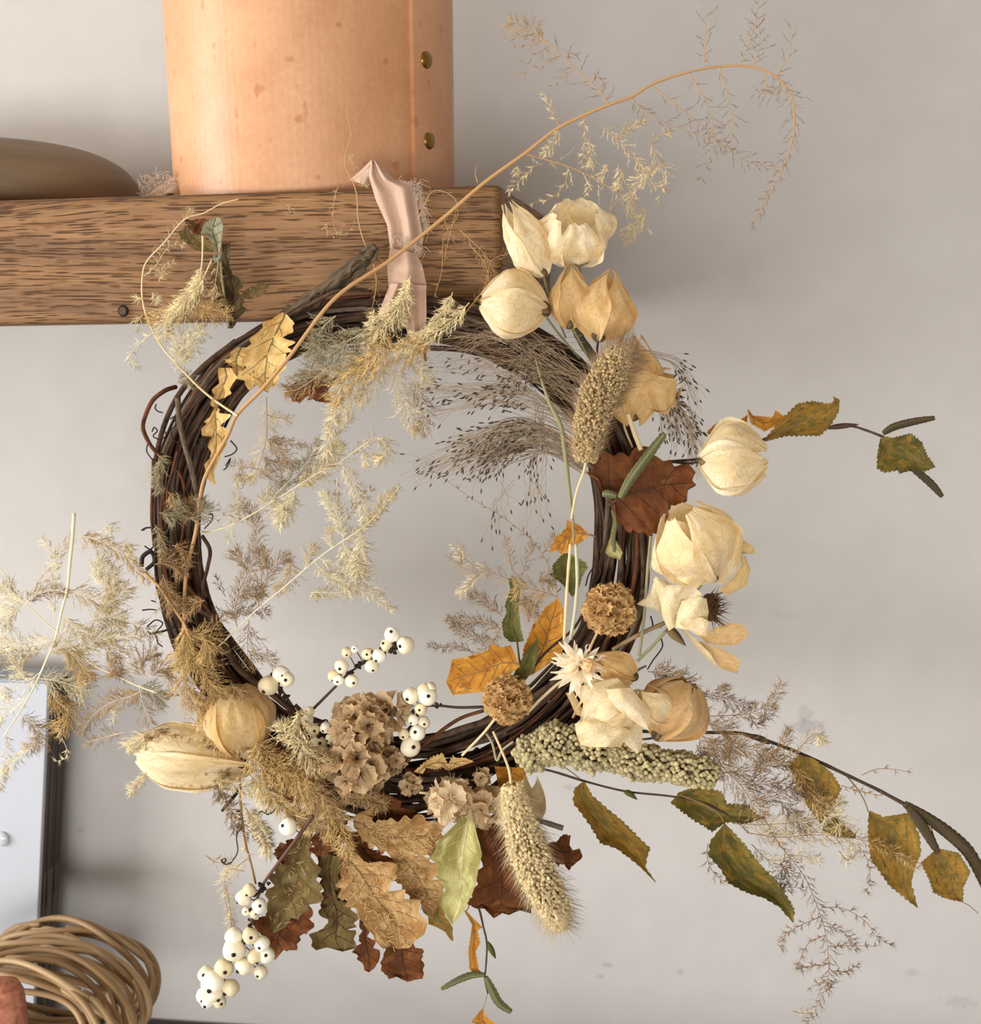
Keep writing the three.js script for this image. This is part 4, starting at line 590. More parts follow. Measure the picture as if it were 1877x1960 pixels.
leaf('olive_leaf', 'small oval olive leaf turned aside from the upright dark leaf', { v: 'N', mat: LM.olive, vm: veinOlive, z: 0.338, seed: 33, L: [[1036, 862], [1060, 820], [1170, 760], [1220, 745], [1282, 780]], R: [[1046, 890], [1110, 902], [1200, 880], [1252, 830], [1280, 790]], veins: 3 });
leaf('olive_leaf', 'crumpled dark olive leaf at the foot of the upright sprig', { v: 'N', mat: LM.olive, vm: veinDark, z: 0.348, seed: 34, wave: 6, L: [[870, 850], [820, 890], [780, 940], [800, 975], [880, 985]], R: [[900, 900], [890, 950], [884, 984]], veins: 2 });
oak('brown leaf edge showing under the ring top behind the golden fern', { v: 'C', mat: LM.brown, vm: veinDark, z: 0.335, seed: 35, L: [[1000, 1075], [1100, 1005], [1200, 995], [1302, 1020], [1240, 1080], [1272, 1165]], R: [[1000, 1085], [1040, 1150], [1066, 1164], [1110, 1130], [1210, 1157], [1270, 1167]], veins: 3 });
leaf('yellow_leaf', 'ragged straw-yellow leaf edge above the white papery cups under the ring', { v: 'S', mat: LM.straw, vm: veinTan, z: 0.35, seed: 36, teeth: 0.3, L: [[240, 360], [330, 280], [400, 230], [500, 195], [530, 260], [550, 290], [590, 215], [620, 240], [690, 235], [770, 265]], R: [[320, 380], [350, 325], [430, 340], [500, 320], [550, 350], [600, 330], [680, 300], [775, 270]], veins: 3 });
leaf('olive_leaf', 'dull brown leaf between the ring and the bristly hanging seed head', { v: 'S', mat: LM.gold, vm: veinTan, z: 0.342, seed: 37, L: [[960, 310], [980, 400], [1000, 500]], R: [[1250, 330], [1240, 420], [1100, 520]], veins: 2 });
oak('brown folded oak leaf above the broad tan leaf next to the whitest cups', { v: 'R', mat: LM.brown, vm: veinDark, z: 0.352, seed: 38, cup: 16, L: [[1380, 180], [1300, 270], [1240, 400], [1260, 490], [1400, 520]], R: [[1420, 190], [1500, 240], [1560, 310], [1680, 350], [1740, 380], [1700, 450]], veins: 3 });
oak('brown leaf filling the middle of the cluster between olive and large tan leaf', { v: 'R', mat: LM.brown, vm: veinDark, z: 0.349, seed: 43, L: [[830, 670], [780, 780], [770, 900], [830, 1000], [800, 1100], [840, 1200], [930, 1300]], R: [[1020, 670], [1040, 860], [1000, 1000], [1060, 1150], [1020, 1250], [950, 1310]] });
oak('brown leaf tucked between the broad sideways leaf and the large tan leaf', { v: 'R', mat: LM.brown, vm: veinDark, z: 0.351, seed: 44, L: [[1000, 520], [1060, 660], [1130, 790], [1260, 870], [1400, 900]], R: [[1150, 520], [1260, 660], [1400, 740], [1500, 800], [1440, 890]] });
{ // rolled leaf
  const P = path('C', [[980, 650], [1080, 590], [1180, 520], [1300, 430], [1400, 340], [1480, 280], [1535, 225]], 0.342, 60);
  const g = thing('rolled_leaf', 'long tightly rolled grey-brown dry leaf reaching up over the shelf front', 'leaf', P[0]);
  const t2 = leafTex([108, 90, 66], [60, 46, 32], [146, 132, 106], 41, 8); part(g, 'blade', tube(P, (t, a) => U * 15 * (0.75 + 0.3 * Math.sin(Math.PI * t)) * (1 + 0.45 * noise(t * 14, Math.cos(a) * 2, Math.sin(a) * 2)) * (1 - 0.25 * sstep(0.9, 1, t)), 20), std(0xffffff, 0.8, { map: t2 }));
  part(g, 'torn_edge', tube(P.map((p, i) => p.clone().add(V3(6 * U * noise(i * 0.4, 2), 8 * U * noise(i * 0.3, 7) - 5 * U, 15 * U))), (t, a) => U * 3 * (1 + 0.6 * noise(t * 30, a)), 7), LM.olivedark);
}
{ // greyish leaf stalks of the sprig in front of the shelf
  const P = path('N', [[830, 500], [850, 560], [862, 700], [890, 900], [920, 1150]], 0.342, 20); const g = thing('leaf_sprig_stalk', 'thin grey stalk of the leafy sprig in front of the shelf', 'stalk', P[P.length - 1]); part(g, 'stalk', tube(P, taper(1.6, 2.4), 6), std(0x8d8468, 0.8)); part(g, 'bud_scales', tube(path('N', [[790, 500], [815, 560], [850, 520], [855, 490]], 0.347, 10), t => U * 5 * Math.sin(0.3 + t * 2.5), 7), LM.greygreen);
}
// ------------------------------------------------------------------ birch twigs with leaves and catkins
function twig(label, v, rows, z, r0, r1) { const P = path(v, rows, z, 50); const g = thing('birch_twig', label, 'twig', P[0]); part(g, 'stem', tube(P, t => lerp(r0, r1, t) * U * (1 + 0.12 * noise(t * 30, 2)), 7), barkDark); return g; }
const bl = (g, o) => leafParts(g, { part: 'leaf', vm: veinTan, teeth: 0.32, veins: 6, vr: 1.1, cup: 10, wr: 3, mat: LM.birch, ...o });
const pet = (g, v, rows, z, r = 1.3) => part(g, 'petiole', tube(path(v, rows, z, 14), taper(r, r * 0.8), 5), veinTan);
{
  const z = 0.345, g = twig('birch twig with mottled leaves and catkins reaching out past the single round pod', 'F', [[480, 432], [610, 420], [760, 385], [850, 350], [950, 315], [1170, 280], [1290, 272], [1370, 295], [1440, 322]], z, 2.6, 2.2);
  part(g, 'bud', tube(path('F', [[1170, 282], [1250, 272], [1325, 265]], z + 0.003, 12), t => U * 5 * Math.sin(Math.PI * clamp(0.1 + t * 0.85, 0, 1)), 8), barkDark);
  bl(g, { v: 'F', z: z + 0.006, seed: 51, mat: LM.birchyellow, cup: 28, wave: 5, mid: 0.55, L: [[898, 338], [960, 260], [1050, 170], [1120, 160], [1190, 172], [1216, 158], [1210, 137], [1238, 152]], R: [[906, 342], [1000, 316], [1150, 316], [1200, 270], [1235, 210], [1241, 156]] });
  bl(g, { v: 'F', z, seed: 52, mat: LM.gold, L: [[828, 195], [850, 225], [940, 232], [952, 200], [1002, 240]], R: [[826, 205], [840, 260], [902, 297], [950, 270], [996, 246]], veins: 3 });
  bl(g, { v: 'F', z: z - 0.004, seed: 53, mat: LM.gold, L: [[640, 300], [690, 255], [770, 262], [824, 220]], R: [[656, 314], [750, 292], [800, 302], [822, 262], [826, 224]], veins: 3 });
  bl(g, { v: 'F', z: z + 0.004, seed: 54, mat: LM.birch, cup: 24, wave: 5, L: [[1432, 318], [1480, 325], [1560, 305], [1612, 345], [1632, 400], [1672, 456]], R: [[1422, 330], [1410, 400], [1408, 462], [1440, 482], [1500, 472], [1510, 487], [1570, 470], [1620, 478], [1670, 458]] });
  catkin(g, 'F', [[1435, 305], [1480, 278], [1560, 255], [1668, 235]], z, 6.5, CK.dark); catkin(g, 'F', [[1550, 450], [1610, 495], [1660, 540], [1702, 590]], z - 0.004, 6.5, CK.dark); pet(g, 'F', [[1440, 320], [1480, 400], [1560, 465]], z - 0.005);
}
{
  const z = 0.366, g = twig('upright green birch catkin lying across the chestnut oak leaf', 'F', [[190, 640], [215, 620], [240, 600], [252, 590]], z, 3, 2.6);
  catkin(g, 'F', [[250, 595], [300, 510], [380, 400], [452, 305]], z + 0.006, 8.5, CK.green); catkin(g, 'F', [[170, 580], [200, 578], [235, 590]], z + 0.004, 7, CK.green); catkin(g, 'F', [[215, 650], [230, 700], [220, 780], [225, 840]], z - 0.008, 4, CK.green);
}
{
  const z = 0.35, g = twig('long drooping birch twig with thick dark catkins and mottled leaves at its end', 'K', [[400, 340, 0.35], [650, 345], [850, 352], [1000, 400], [1150, 462], [1290, 528], [1430, 595], [1560, 665]], z, 3.2, 3.4);
  part(g, 'node', tube(path('K', [[850, 355], [920, 372], [960, 392]], z + 0.002, 10), t => U * 6 * Math.sin(Math.PI * clamp(0.15 + t * 0.7, 0, 1)), 8), barkDark);
  catkin(g, 'K', [[1545, 655], [1650, 720], [1740, 785], [1820, 860], [1880, 970], [1900, 1030]], z + 0.002, 11, CK.dark); catkin(g, 'K', [[1560, 670], [1600, 720], [1640, 780], [1690, 865]], z + 0.006, 9, CK.dark);
  bl(g, { v: 'K', z: z + 0.004, seed: 61, mat: LM.birchyellow, L: [[1085, 440], [1045, 490], [1090, 590], [1120, 660], [1170, 732]], R: [[1150, 458], [1230, 520], [1272, 590], [1240, 650], [1232, 690], [1182, 742]] });
  bl(g, { v: 'K', z, seed: 62, L: [[1200, 730], [1188, 770], [1250, 800], [1330, 806]], R: [[1250, 704], [1290, 750], [1336, 792]], veins: 3 });
  bl(g, { v: 'K', z: z + 0.003, seed: 63, mat: LM.birchyellow, cup: 22, wave: 6, L: [[1390, 690], [1385, 800], [1400, 900], [1480, 1010], [1540, 1060], [1600, 1107]], R: [[1396, 684], [1450, 712], [1570, 693], [1612, 800], [1617, 870], [1590, 930], [1574, 1000], [1603, 1105]] });
  bl(g, { v: 'K', z: z + 0.006, seed: 64, mat: LM.birchyellow, cup: 20, wave: 5, L: [[1682, 853], [1615, 910], [1650, 980], [1670, 1040], [1720, 1065], [1797, 1082]], R: [[1690, 848], [1780, 868], [1832, 950], [1800, 1020], [1799, 1080]] });
  pet(g, 'K', [[1290, 530], [1340, 590], [1370, 640], [1388, 690]], z); pet(g, 'K', [[1570, 660], [1640, 720], [1670, 790], [1682, 852]], z + 0.004); pet(g, 'K', [[1795, 1080], [1830, 1100], [1866, 1132]], z + 0.004, 0.9); pet(g, 'K', [[1080, 430], [1100, 445]], z);
}
{
  const z = 0.354, g = twig('birch twig with curled yellow-green leaves under the millet head', 'K', [[-140, 490, 0.345], [0, 510], [150, 555], [330, 600], [560, 627], [700, 665], [800, 720], [870, 782]], z, 2.6, 1.2);
  bl(g, { v: 'K', z: z + 0.003, seed: 71, mat: LM.birchyellow, cup: 44, wave: 6, mid: 0.36, L: [[148, 558], [110, 590], [105, 650], [180, 750], [225, 826], [300, 852], [400, 932], [463, 997]], R: [[156, 558], [190, 620], [320, 730], [442, 850], [430, 880], [420, 930], [466, 995]] });
  bl(g, { v: 'K', z: z + 0.002, seed: 72, mat: LM.birch, cup: 34, wave: 5, L: [[555, 620], [528, 650], [620, 720], [710, 777], [770, 735], [860, 740], [938, 718]], R: [[562, 606], [650, 576], [750, 600], [775, 655], [860, 658], [900, 700], [942, 714]] });
  bl(g, { v: 'K', z: z + 0.006, seed: 73, mat: LM.birch, cup: 44, wave: 6, mid: 0.45, L: [[758, 745], [700, 820], [693, 880], [740, 930], [780, 1000], [860, 1042], [930, 1062], [1000, 1102], [1060, 1172]], R: [[766, 740], [850, 830], [930, 930], [1000, 1000], [1066, 1110], [1064, 1170]] });
  pet(g, 'K', [[580, 620], [680, 660], [740, 700], [765, 745]], z + 0.004, 1.6); pet(g, 'K', [[60, 490], [110, 525], [150, 558]], z); part(g, 'bud', tube(path('K', [[325, 600], [350, 610], [385, 638]], z + 0.003, 10), t => U * 6 * Math.sin(Math.PI * clamp(0.1 + t * 0.88, 0, 1)), 8), LM.green);
}
{
  const z = 0.34, g = twig('dark twig hanging below the leaf cluster with two green catkins', 'J', [[1260, 560], [1300, 600], [1325, 690], [1340, 760], [1337, 860], [1332, 930], [1345, 990]], z, 2.4, 1.4);
  bl(g, { v: 'J', z, seed: 81, mat: LM.gold, teeth: 0.2, L: [[1238, 618], [1275, 680], [1258, 800], [1263, 880], [1285, 898]], R: [[1248, 618], [1290, 660], [1322, 692], [1298, 705], [1312, 762], [1290, 800], [1304, 880], [1320, 900]], veins: 3 });
  part(g, 'bud', tube(path('J', [[1345, 755], [1360, 790], [1380, 832]], z, 12), t => U * 6 * Math.sin(Math.PI * clamp(0.05 + t * 0.9, 0, 1)), 8), LM.green);
  catkin(g, 'J', [[1330, 905], [1280, 905], [1220, 925], [1138, 968]], z + 0.003, 6.5, CK.green); catkin(g, 'J', [[1335, 915], [1365, 975], [1395, 1030], [1450, 1072]], z + 0.002, 8, CK.green);
  pet(g, 'J', [[1345, 980], [1335, 1020], [1322, 1060]], z, 0.8);
  bl(g, { v: 'J', z, seed: 82, mat: LM.gold, L: [[1318, 1058], [1285, 1100], [1270, 1118], [1300, 1126], [1300, 1180]], R: [[1324, 1058], [1340, 1095], [1382, 1126], [1370, 1190]], veins: 2 });
  pet(g, 'J', [[1262, 590], [1255, 610], [1245, 620]], z);
}

// ------------------------------------------------------------------ papery pods
pod({ label: 'tall pointed cream pod topmost beside the shelf end', v: 'E', b: [590, 520], t: [352, 55], w: 250, n: 4, z: 0.366, dz: 0.004, seed: 1, rot: 0.5, tip: 0.3, cr: 0.2, core: 11, stem: [[640, 700], [760, 1000, 0.335]] });
{ const g = pod({ label: 'wide open cream pod with rolled edges above the upper pod cluster', v: 'E', b: [840, 420], t: [830, 90], w: 440, n: 5, z: 0.352, dz: 0.022, seed: 2, rot: 0.2, tip: 0.62, cr: 0.26, blunt: 0.45, point: 0.02, belly: 0.55, flare: 0.1, core: 13, stem: [[870, 560], [900, 760, 0.34], [880, 1000, 0.335]] });
  petal(g, { v: 'E', z: 0.372, seed: 3, cup: -16, L: [[715, 390], [760, 350], [800, 310], [850, 300]], R: [[860, 455], [900, 420], [905, 360], [895, 220]] });
  petal(g, { v: 'E', z: 0.368, seed: 4, cup: -14, L: [[565, 380], [580, 300], [620, 210]], R: [[640, 390], [790, 330], [700, 230]] });
  part(g, 'dry_calyx', (() => { const P = path('E', [[640, 400], [700, 450], [790, 430], [860, 470], [945, 400]], 0.366, 24); return tube(P, (t, a) => U * 5 * (1 + 0.7 * noise(t * 9, a)), 8); })(), coreMat); }
pod({ label: 'plump rounded whitish pod at the inner end of the upper pod cluster', v: 'E', b: [585, 800], t: [150, 740], w: 430, n: 5, z: 0.366, dz: 0.008, seed: 5, rot: 1.0, tip: 0.2, belly: 0.55, blunt: 0.5, point: 0.02, mat: 'cream', core: 15, stem: [[700, 960], [860, 1150, 0.34]] });
pod({ label: 'narrow cream pod in the middle of the upper pod cluster', v: 'E', b: [785, 890], t: [800, 480], w: 260, n: 4, z: 0.364, seed: 6, rot: 0.3, mat: 'deep', core: 11, flare: 0.25, cr: 0.14, stem: [[880, 1060], [960, 1200, 0.34]] });
pod({ label: 'large twin-pointed cream pod at the outer end of the upper pod cluster', v: 'E', b: [1000, 970], t: [1085, 535], w: 400, n: 5, z: 0.362, seed: 7, rot: 0.75, mat: 'deep', core: 14, tip: 0.1, stem: [[985, 1100], [990, 1180, 0.345]], sm: twigMat });
pod({ label: 'broad drooping deep cream pod behind the upright foxtail head', v: 'E', b: [1250, 1560], t: [1230, 990], w: 400, n: 5, z: 0.352, seed: 8, rot: 0.4, mat: 'deep', tip: 0.3, core: 9, point: 0.02, stem: [[1180, 1620], [1240, 1790, 0.34]], sm: stemStraw });
{ const g = pod({ label: 'cream pod with a flared corner at the outer side of the foxtail head', v: 'E', b: [1330, 1440], t: [1545, 1290], w: 330, n: 4, z: 0.355, seed: 9, rot: 0.2, mat: 'deep', tip: 0.4, core: 0 }); }
pod({ label: 'single round cream pod standing out sideways beside the chestnut leaf', v: 'F', b: [640, 425], t: [908, 425], w: 290, n: 5, z: 0.37, dz: 0.006, seed: 10, rot: 0.15, tip: 0.42, belly: 0.5, blunt: 0.4, point: 0.03, core: 13, cr: 0.05, stem: [[560, 440], [470, 432, 0.35]], sm: twigMat });
{ const g = pod({ label: 'largest pale pod with loose folded sepals on the outer side of the ring', v: 'F', b: [665, 935], t: [520, 660], w: 340, n: 5, z: 0.372, dz: 0.01, seed: 11, rot: 0.6, mat: 'white', tip: 0.45, belly: 0.6, blunt: 0.35, core: 15, stem: [[560, 1050], [430, 1180, 0.34]] });
  petal(g, { v: 'F', z: 0.378, seed: 12, cup: -18, mat: PM.cream, L: [[690, 985], [700, 900], [660, 820], [625, 740]], R: [[720, 985], [790, 920], [800, 820], [740, 735]] });
  petal(g, { v: 'F', z: 0.372, seed: 13, cup: -16, mat: PM.deep, L: [[690, 1010], [760, 960], [800, 900], [790, 850]], R: [[740, 1035], [820, 990], [838, 920], [815, 860]] });
  petal(g, { v: 'F', z: 0.366, seed: 14, cup: 8, mat: PM.deep, L: [[760, 850], [800, 800], [780, 770], [800, 755]], R: [[790, 850], [860, 845], [855, 820], [770, 760]] });
  petal(g, { v: 'F', z: 0.385, seed: 15, cup: -20, mat: PM.white, L: [[500, 960], [490, 860], [470, 780], [480, 690]], R: [[600, 1005], [650, 940], [640, 850], [590, 720]] }); }
{ // crumpled cream rose-like flower
  const g = thing('crumpled_flower', 'crumpled cream flower with curled petals below the largest pale pod', 'flower', pt('F', 500, 1180, 0.37));
  const Pt = (z, cup, mat, seed, L, R) => petal(g, { v: 'F', z, cup, mat, seed, L, R, wr: 3 });
  Pt(0.366, -10, PM.white, 21, [[410, 950], [385, 1030], [325, 1075], [420, 1105]], [[470, 980], [460, 1050], [440, 1090], [430, 1112]]);
  Pt(0.372, -14, PM.white, 22, [[470, 1195], [440, 1130], [430, 1060], [400, 960]], [[510, 1170], [520, 1080], [500, 1010], [430, 960]]);
  Pt(0.378, -16, PM.cream, 23, [[440, 1110], [430, 1040], [460, 990], [540, 985]], [[510, 1120], [540, 1070], [545, 1030], [580, 1000]]);
  Pt(0.383, -16, PM.white, 24, [[500, 1180], [510, 1110], [530, 1060], [600, 1040]], [[600, 1200], [640, 1160], [650, 1110], [640, 1050]]);
  Pt(0.38, 12, PM.cream, 25, [[520, 1050], [525, 1010], [560, 985]], [[580, 1060], [620, 1030], [590, 1000]]);
  Pt(0.386, -10, PM.white, 26, [[515, 1160], [570, 1130], [620, 1135], [650, 1150]], [[540, 1180], [600, 1215], [640, 1220], [650, 1190]]);
  const cal = thing; part(g, 'calyx', tube(path('F', [[465, 1180], [500, 1215], [550, 1265]], 0.364, 12), t => U * 9 * Math.sin(Math.PI * clamp(0.2 + t * 0.8, 0, 1)), 9), coreMat);
  part(g, 'stem', tube(path('F', [[450, 1160], [330, 1215], [220, 1280, 0.345]], 0.356, 20), taper(4, 4.5), 7), std(0x8a7350, 0.8));
}
{ // dried daisy-like flower with a spiky brown centre
  const g = thing('spiky_centre_flower', 'dried flower with a spiky brown centre and three drooping pale petals', 'flower', pt('F', 660, 1100, 0.35)); const r = rng(33), gs = [];
  for (let i = 0; i < 90; i++) { const a = (r() - 0.5) * 2.6 + 0.1, b = (r() - 0.5) * 1.6, l = (20 + 26 * r()) * U, d = V3(Math.cos(a) * Math.cos(b), -Math.sin(a) * Math.cos(b), Math.sin(b) * 0.9 + 0.2).normalize(), c = new THREE.ConeGeometry(1.5 * U, l, 5); c.translate(0, l / 2, 0); c.applyQuaternion(new THREE.Quaternion().setFromUnitVectors(V3(0, 1, 0), d)); const p = pt('F', 655 + r() * 14, 1085 + (r() - 0.5) * 120, 0.356); c.translate(p.x, p.y, p.z); gs.push(c); }
  part(g, 'spikes', mergeGeometries(gs), std(0x5a3a20, 0.85), true); const c = pt('F', 650, 1090, 0.352); const s = new THREE.SphereGeometry(20 * U, 16, 12); s.scale(0.8, 1.3, 0.8); s.translate(c.x, c.y, c.z); part(g, 'centre', s, std(0x4a3220, 0.9));
  petal(g, { v: 'F', z: 0.352, seed: 34, cup: 6, wr: 2, mat: PM.beige, L: [[610, 1220], [680, 1180], [740, 1160], [800, 1165], [825, 1195]], R: [[640, 1250], [720, 1265], [780, 1255], [820, 1225], [828, 1200]] });
  petal(g, { v: 'F', z: 0.354, seed: 35, cup: 6, wr: 2, mat: PM.beige, L: [[600, 1240], [660, 1260], [740, 1290], [795, 1330], [785, 1365]], R: [[610, 1260], [670, 1320], [700, 1360], [745, 1380], [780, 1388]] });
  petal(g, { v: 'F', z: 0.36, seed: 36, cup: 6, wr: 2, mat: PM.white, L: [[520, 1170], [600, 1240], [660, 1300], [692, 1362]], R: [[530, 1190], [590, 1270], [640, 1320], [688, 1365]] });
}
{ const g = pod({ label: 'cream pod with overlapping folded sepals in the middle of the lower pod group', v: 'I', b: [1210, 1010], t: [930, 1230], w: 330, n: 5, z: 0.368, dz: 0.004, seed: 41, rot: 0.4, tip: 0.5, core: 0, cr: 0.14 });
  const Pt = (z, cup, mat, seed, L, R) => petal(g, { v: 'I', z, cup, mat, seed, L, R, wr: 4, part: 'sepal' });
  Pt(0.384, -16, PM.cream, 42, [[860, 990], [910, 1060], [960, 1140], [1000, 1200]], [[1130, 930], [1180, 980], [1220, 1060], [1200, 1180]]);
  Pt(0.39, -16, PM.cream, 43, [[1060, 1000], [1090, 1080], [1180, 1160], [1320, 1250]], [[1210, 990], [1270, 1060], [1330, 1130], [1320, 1240]]);
  Pt(0.388, -18, PM.white, 44, [[875, 1205], [885, 1270], [910, 1330], [960, 1345]], [[990, 1175], [1110, 1195], [1215, 1250], [1150, 1345]]);
  Pt(0.378, -12, PM.cream, 45, [[1100, 1200], [1140, 1280], [1180, 1330], [1240, 1375]], [[1280, 1200], [1280, 1270], [1280, 1320], [1270, 1370]]);
  Pt(0.374, -10, PM.deep, 46, [[820, 1020], [850, 1080], [880, 1150], [970, 1185]], [[870, 1020], [900, 1080], [930, 1130], [975, 1185]]); }
pod({ label: 'speckled beige pod with a dark core at the outer end of the lower pod group', v: 'I', b: [1385, 1250], t: [1560, 960], w: 380, n: 5, z: 0.362, dz: -0.004, seed: 51, rot: 0.9, mat: 'beige', tip: 0.35, belly: 0.55, blunt: 0.5, point: 0.0, core: 17, cr: 0.08, stem: [[1340, 1290], [1250, 1300, 0.34]] });
pod({ label: 'small bright cream pod wedged above the speckled beige pod', v: 'I', b: [1420, 1170], t: [1270, 1010], w: 190, n: 4, z: 0.374, seed: 52, rot: 0.3, mat: 'white', tip: 0.5, core: 0 });
pod({ label: 'veined tan pod lying behind the white spiky strawflower', v: 'I', b: [1225, 920], t: [990, 800], w: 180, n: 4, z: 0.362, seed: 53, rot: 0.7, mat: 'deep', core: 9, cr: 0.06, stem: [[1260, 880], [1300, 860, 0.34]] });
pod({ label: 'bright white pod half buried in fern at the foot of the ring', v: 'G', b: [1490, 1640], t: [865, 1560], w: 380, n: 5, z: 0.356, seed: 54, rot: 0.9, mat: 'white', tip: 0.4, belly: 0.62, core: 10, blunt: 0.55, point: 0.0 });
pod({ label: 'thin translucent tan pod beneath golden fern next to the bright white pod', v: 'G', b: [1500, 1560], t: [1420, 1180], w: 430, n: 5, z: 0.354, seed: 55, rot: 0.3, mat: 'deep', tip: 0.45, belly: 0.55, core: 9, blunt: 0.55, point: 0.0 });
pod({ label: 'smooth pale pod behind the bristly hanging seed head', v: 'S', b: [1260, 800], t: [1290, 430], w: 260, n: 4, z: 0.338, seed: 56, rot: 0.8, mat: 'white', tip: 0.5, core: 0, cr: 0.04 });
{ // white spiky strawflower
  const c = pt('I', 905, 870, 0.382), g = thing('strawflower', 'white spiky strawflower head with a small tan centre', 'flower', c), r = rng(61); const wm = thin(0xfff3da, 0.35);
  for (let i = 0; i < 64; i++) {
    const y = 1 - 2 * (i + 0.5) / 64, an = i * 2.39996, q = Math.sqrt(1 - y * y), d = V3(q * Math.cos(an) - 0.25, y, q * Math.sin(an)).normalize(); if (d.z < -0.5) continue;
    const l = (34 + 20 * r()) * U, w = (6 + 4 * r()) * U, [A, S, T] = basis(d, r() * 3), pos = [], idx = []; const N = 7;
    for (let k = 0; k <= N; k++) { const t = k / N, ww = w * Math.pow(Math.sin(Math.PI * clamp(0.12 + 0.88 * Math.pow(t, 0.7), 0, 1)), 0.9), cv = 7 * U * t * t * (r() - 0.3); for (let m = -1; m <= 1; m++) { const p = c.clone().addScaledVector(A, 6 * U + l * t).addScaledVector(S, m * ww).addScaledVector(T, cv + (m ? 2.2 * U : 0)); pos.push(p.x, p.y, p.z); } }
    for (let k = 0; k < N; k++) for (let m = 0; m < 2; m++) { const a = k * 3 + m; idx.push(a, a + 1, a + 3, a + 1, a + 4, a + 3); }
    part(g, 'bract', rawGeom(pos, idx), wm);
  }
  const e = pt('I', 960, 860, 0.392); const s = new THREE.IcosahedronGeometry(12 * U, 3), p = s.attributes.position; for (let i = 0; i < p.count; i++) { const f = 1 + 0.35 * noise(p.getX(i) / U / 4, p.getY(i) / U / 4, p.getZ(i) / U / 4); p.setXYZ(i, p.getX(i) * f, p.getY(i) * f, p.getZ(i) * f); } s.computeVertexNormals(); s.translate(e.x, e.y, e.z); part(g, 'centre', s, std(0xd8b07c, 0.8));
  part(g, 'stem', tube(path('I', [[880, 930], [800, 950], [700, 1030], [600, 1130]], 0.362, 16), taper(3.2, 3), 6), stemStraw);
}
// ------------------------------------------------------------------ seed globes
const tanCore = std(0xa88856, 0.9);
globe({ name: 'scabious_seed_head', label: 'upper tan seed globe against the dark vines on a short straw stem', v: 'I', c: [1085, 520], R: 124, cup: 34, n: 84, z: 0.366, seed: 71, mat: 'brown', deep: 1.5, pleat: 0.35, star: 1.9, sm: std(0xc9a468, 0.85), core: tanCore, stem: [[1030, 620], [990, 700], [960, 770]] });
globe({ name: 'scabious_seed_head', label: 'lower tan seed globe beside the flat golden yellow leaf', v: 'I', c: [472, 1062], R: 127, cup: 32, n: 92, z: 0.374, seed: 72, mat: 'brown', deep: 1.2, pleat: 0.35, star: 1.2, sm: std(0xc9a468, 0.85), core: tanCore, stem: [[410, 1160], [330, 1260], [200, 1395]] });
globe({ label: 'brownish cluster of papery cups tucked above the berries on the ring bottom', v: 'H', c: [960, 720], R: 150, cup: 74, n: 34, z: 0.354, seed: 73, star: 1.1, deep: 0.9, pleat: 0.2 });
globe({ label: 'shaggy beige globe of papery cups below the other one in the ring bottom', v: 'H', c: [920, 950], R: 150, cup: 72, n: 38, z: 0.362, seed: 74, star: 0.9, deep: 1.0 });
globe({ label: 'whitest cluster of ribbed papery cups under the ring', v: 'S', c: [560, 620], R: 170, cup: 110, n: 20, z: 0.364, seed: 75, mat: 'white', star: 1.0, deep: 0.55, sm: std(0xd9c39a, 0.8), stem: [[400, 560], [340, 550], [290, 545]] });
globe({ label: 'beige cluster of papery cups between the whitest cluster and the hanging seed head', v: 'S', c: [880, 660], R: 150, cup: 92, n: 20, z: 0.356, seed: 76, star: 0.9, deep: 0.6, sm: std(0xcbb08a, 0.8) });
globe({ label: 'small cluster of papery cups just under the lowest white berry', v: 'S', c: [60, 260], R: 95, cup: 72, n: 14, z: 0.35, seed: 77, star: 0.8, deep: 0.6 });
globe({ label: 'small brown papery cup cluster above the broad tan oak leaf', v: 'S', c: [225, 470], R: 70, cup: 66, n: 10, z: 0.352, seed: 78, star: 0.8, deep: 0.6 });
globe({ label: 'little papery cup flower standing up beside the round white berries', v: 'H', c: [1120, 640], R: 60, cup: 64, n: 8, z: 0.35, seed: 79, star: 1.2, deep: 1.1 });
globe({ label: 'small tan papery cup between the whitest cluster and the golden leaf', v: 'S', c: [850, 400], R: 60, cup: 56, n: 9, z: 0.35, seed: 80, star: 0.8, deep: 0.6 });
// ------------------------------------------------------------------ millet and foxtail
seedHead({ name: 'foxtail_head', label: 'upright tan foxtail head leaning against the deep cream pod', v: 'E', axis: [[905, 1890], [920, 1740], [960, 1560], [1010, 1400], [1090, 1240], [1170, 1130], [1240, 1070]], z: 0.378, w: 60, sr: 2.5, n: 2300, seed: 91, col: [0.50, 0.37, 0.17], cm: std(0x7a6034, 0.9), bristle: 30, bd: 0.6, bm: std(0xb99a7a, 0.8), prof: t => 0.55 + 0.5 * Math.sin(Math.PI * clamp(t, 0, 1)) - 0.5 * sstep(0.8, 1, t), stem: [[905, 1890], [890, 1960], [840, 2100], [800, 2300]] });
seedHead({ name: 'foxtail_head', label: 'bristly pale foxtail head hanging below the wreath', v: 'S', axis: [[1110, 470], [1150, 640], [1210, 880], [1290, 1140], [1400, 1400], [1500, 1600], [1560, 1760]], z: 0.386, w: 62, sr: 2.8, n: 2500, seed: 92, col: [0.72, 0.57, 0.30], cm: std(0x8a7040, 0.9), bristle: 32, bd: 0.65, bm: std(0xd9c49a, 0.8), prof: t => 0.5 + 0.55 * Math.sin(Math.PI * clamp(t * 0.95, 0, 1)) - 0.2 * sstep(0.8, 1, t), stem: [[1110, 470], [1090, 340], [1030, 180], [950, 0]] });
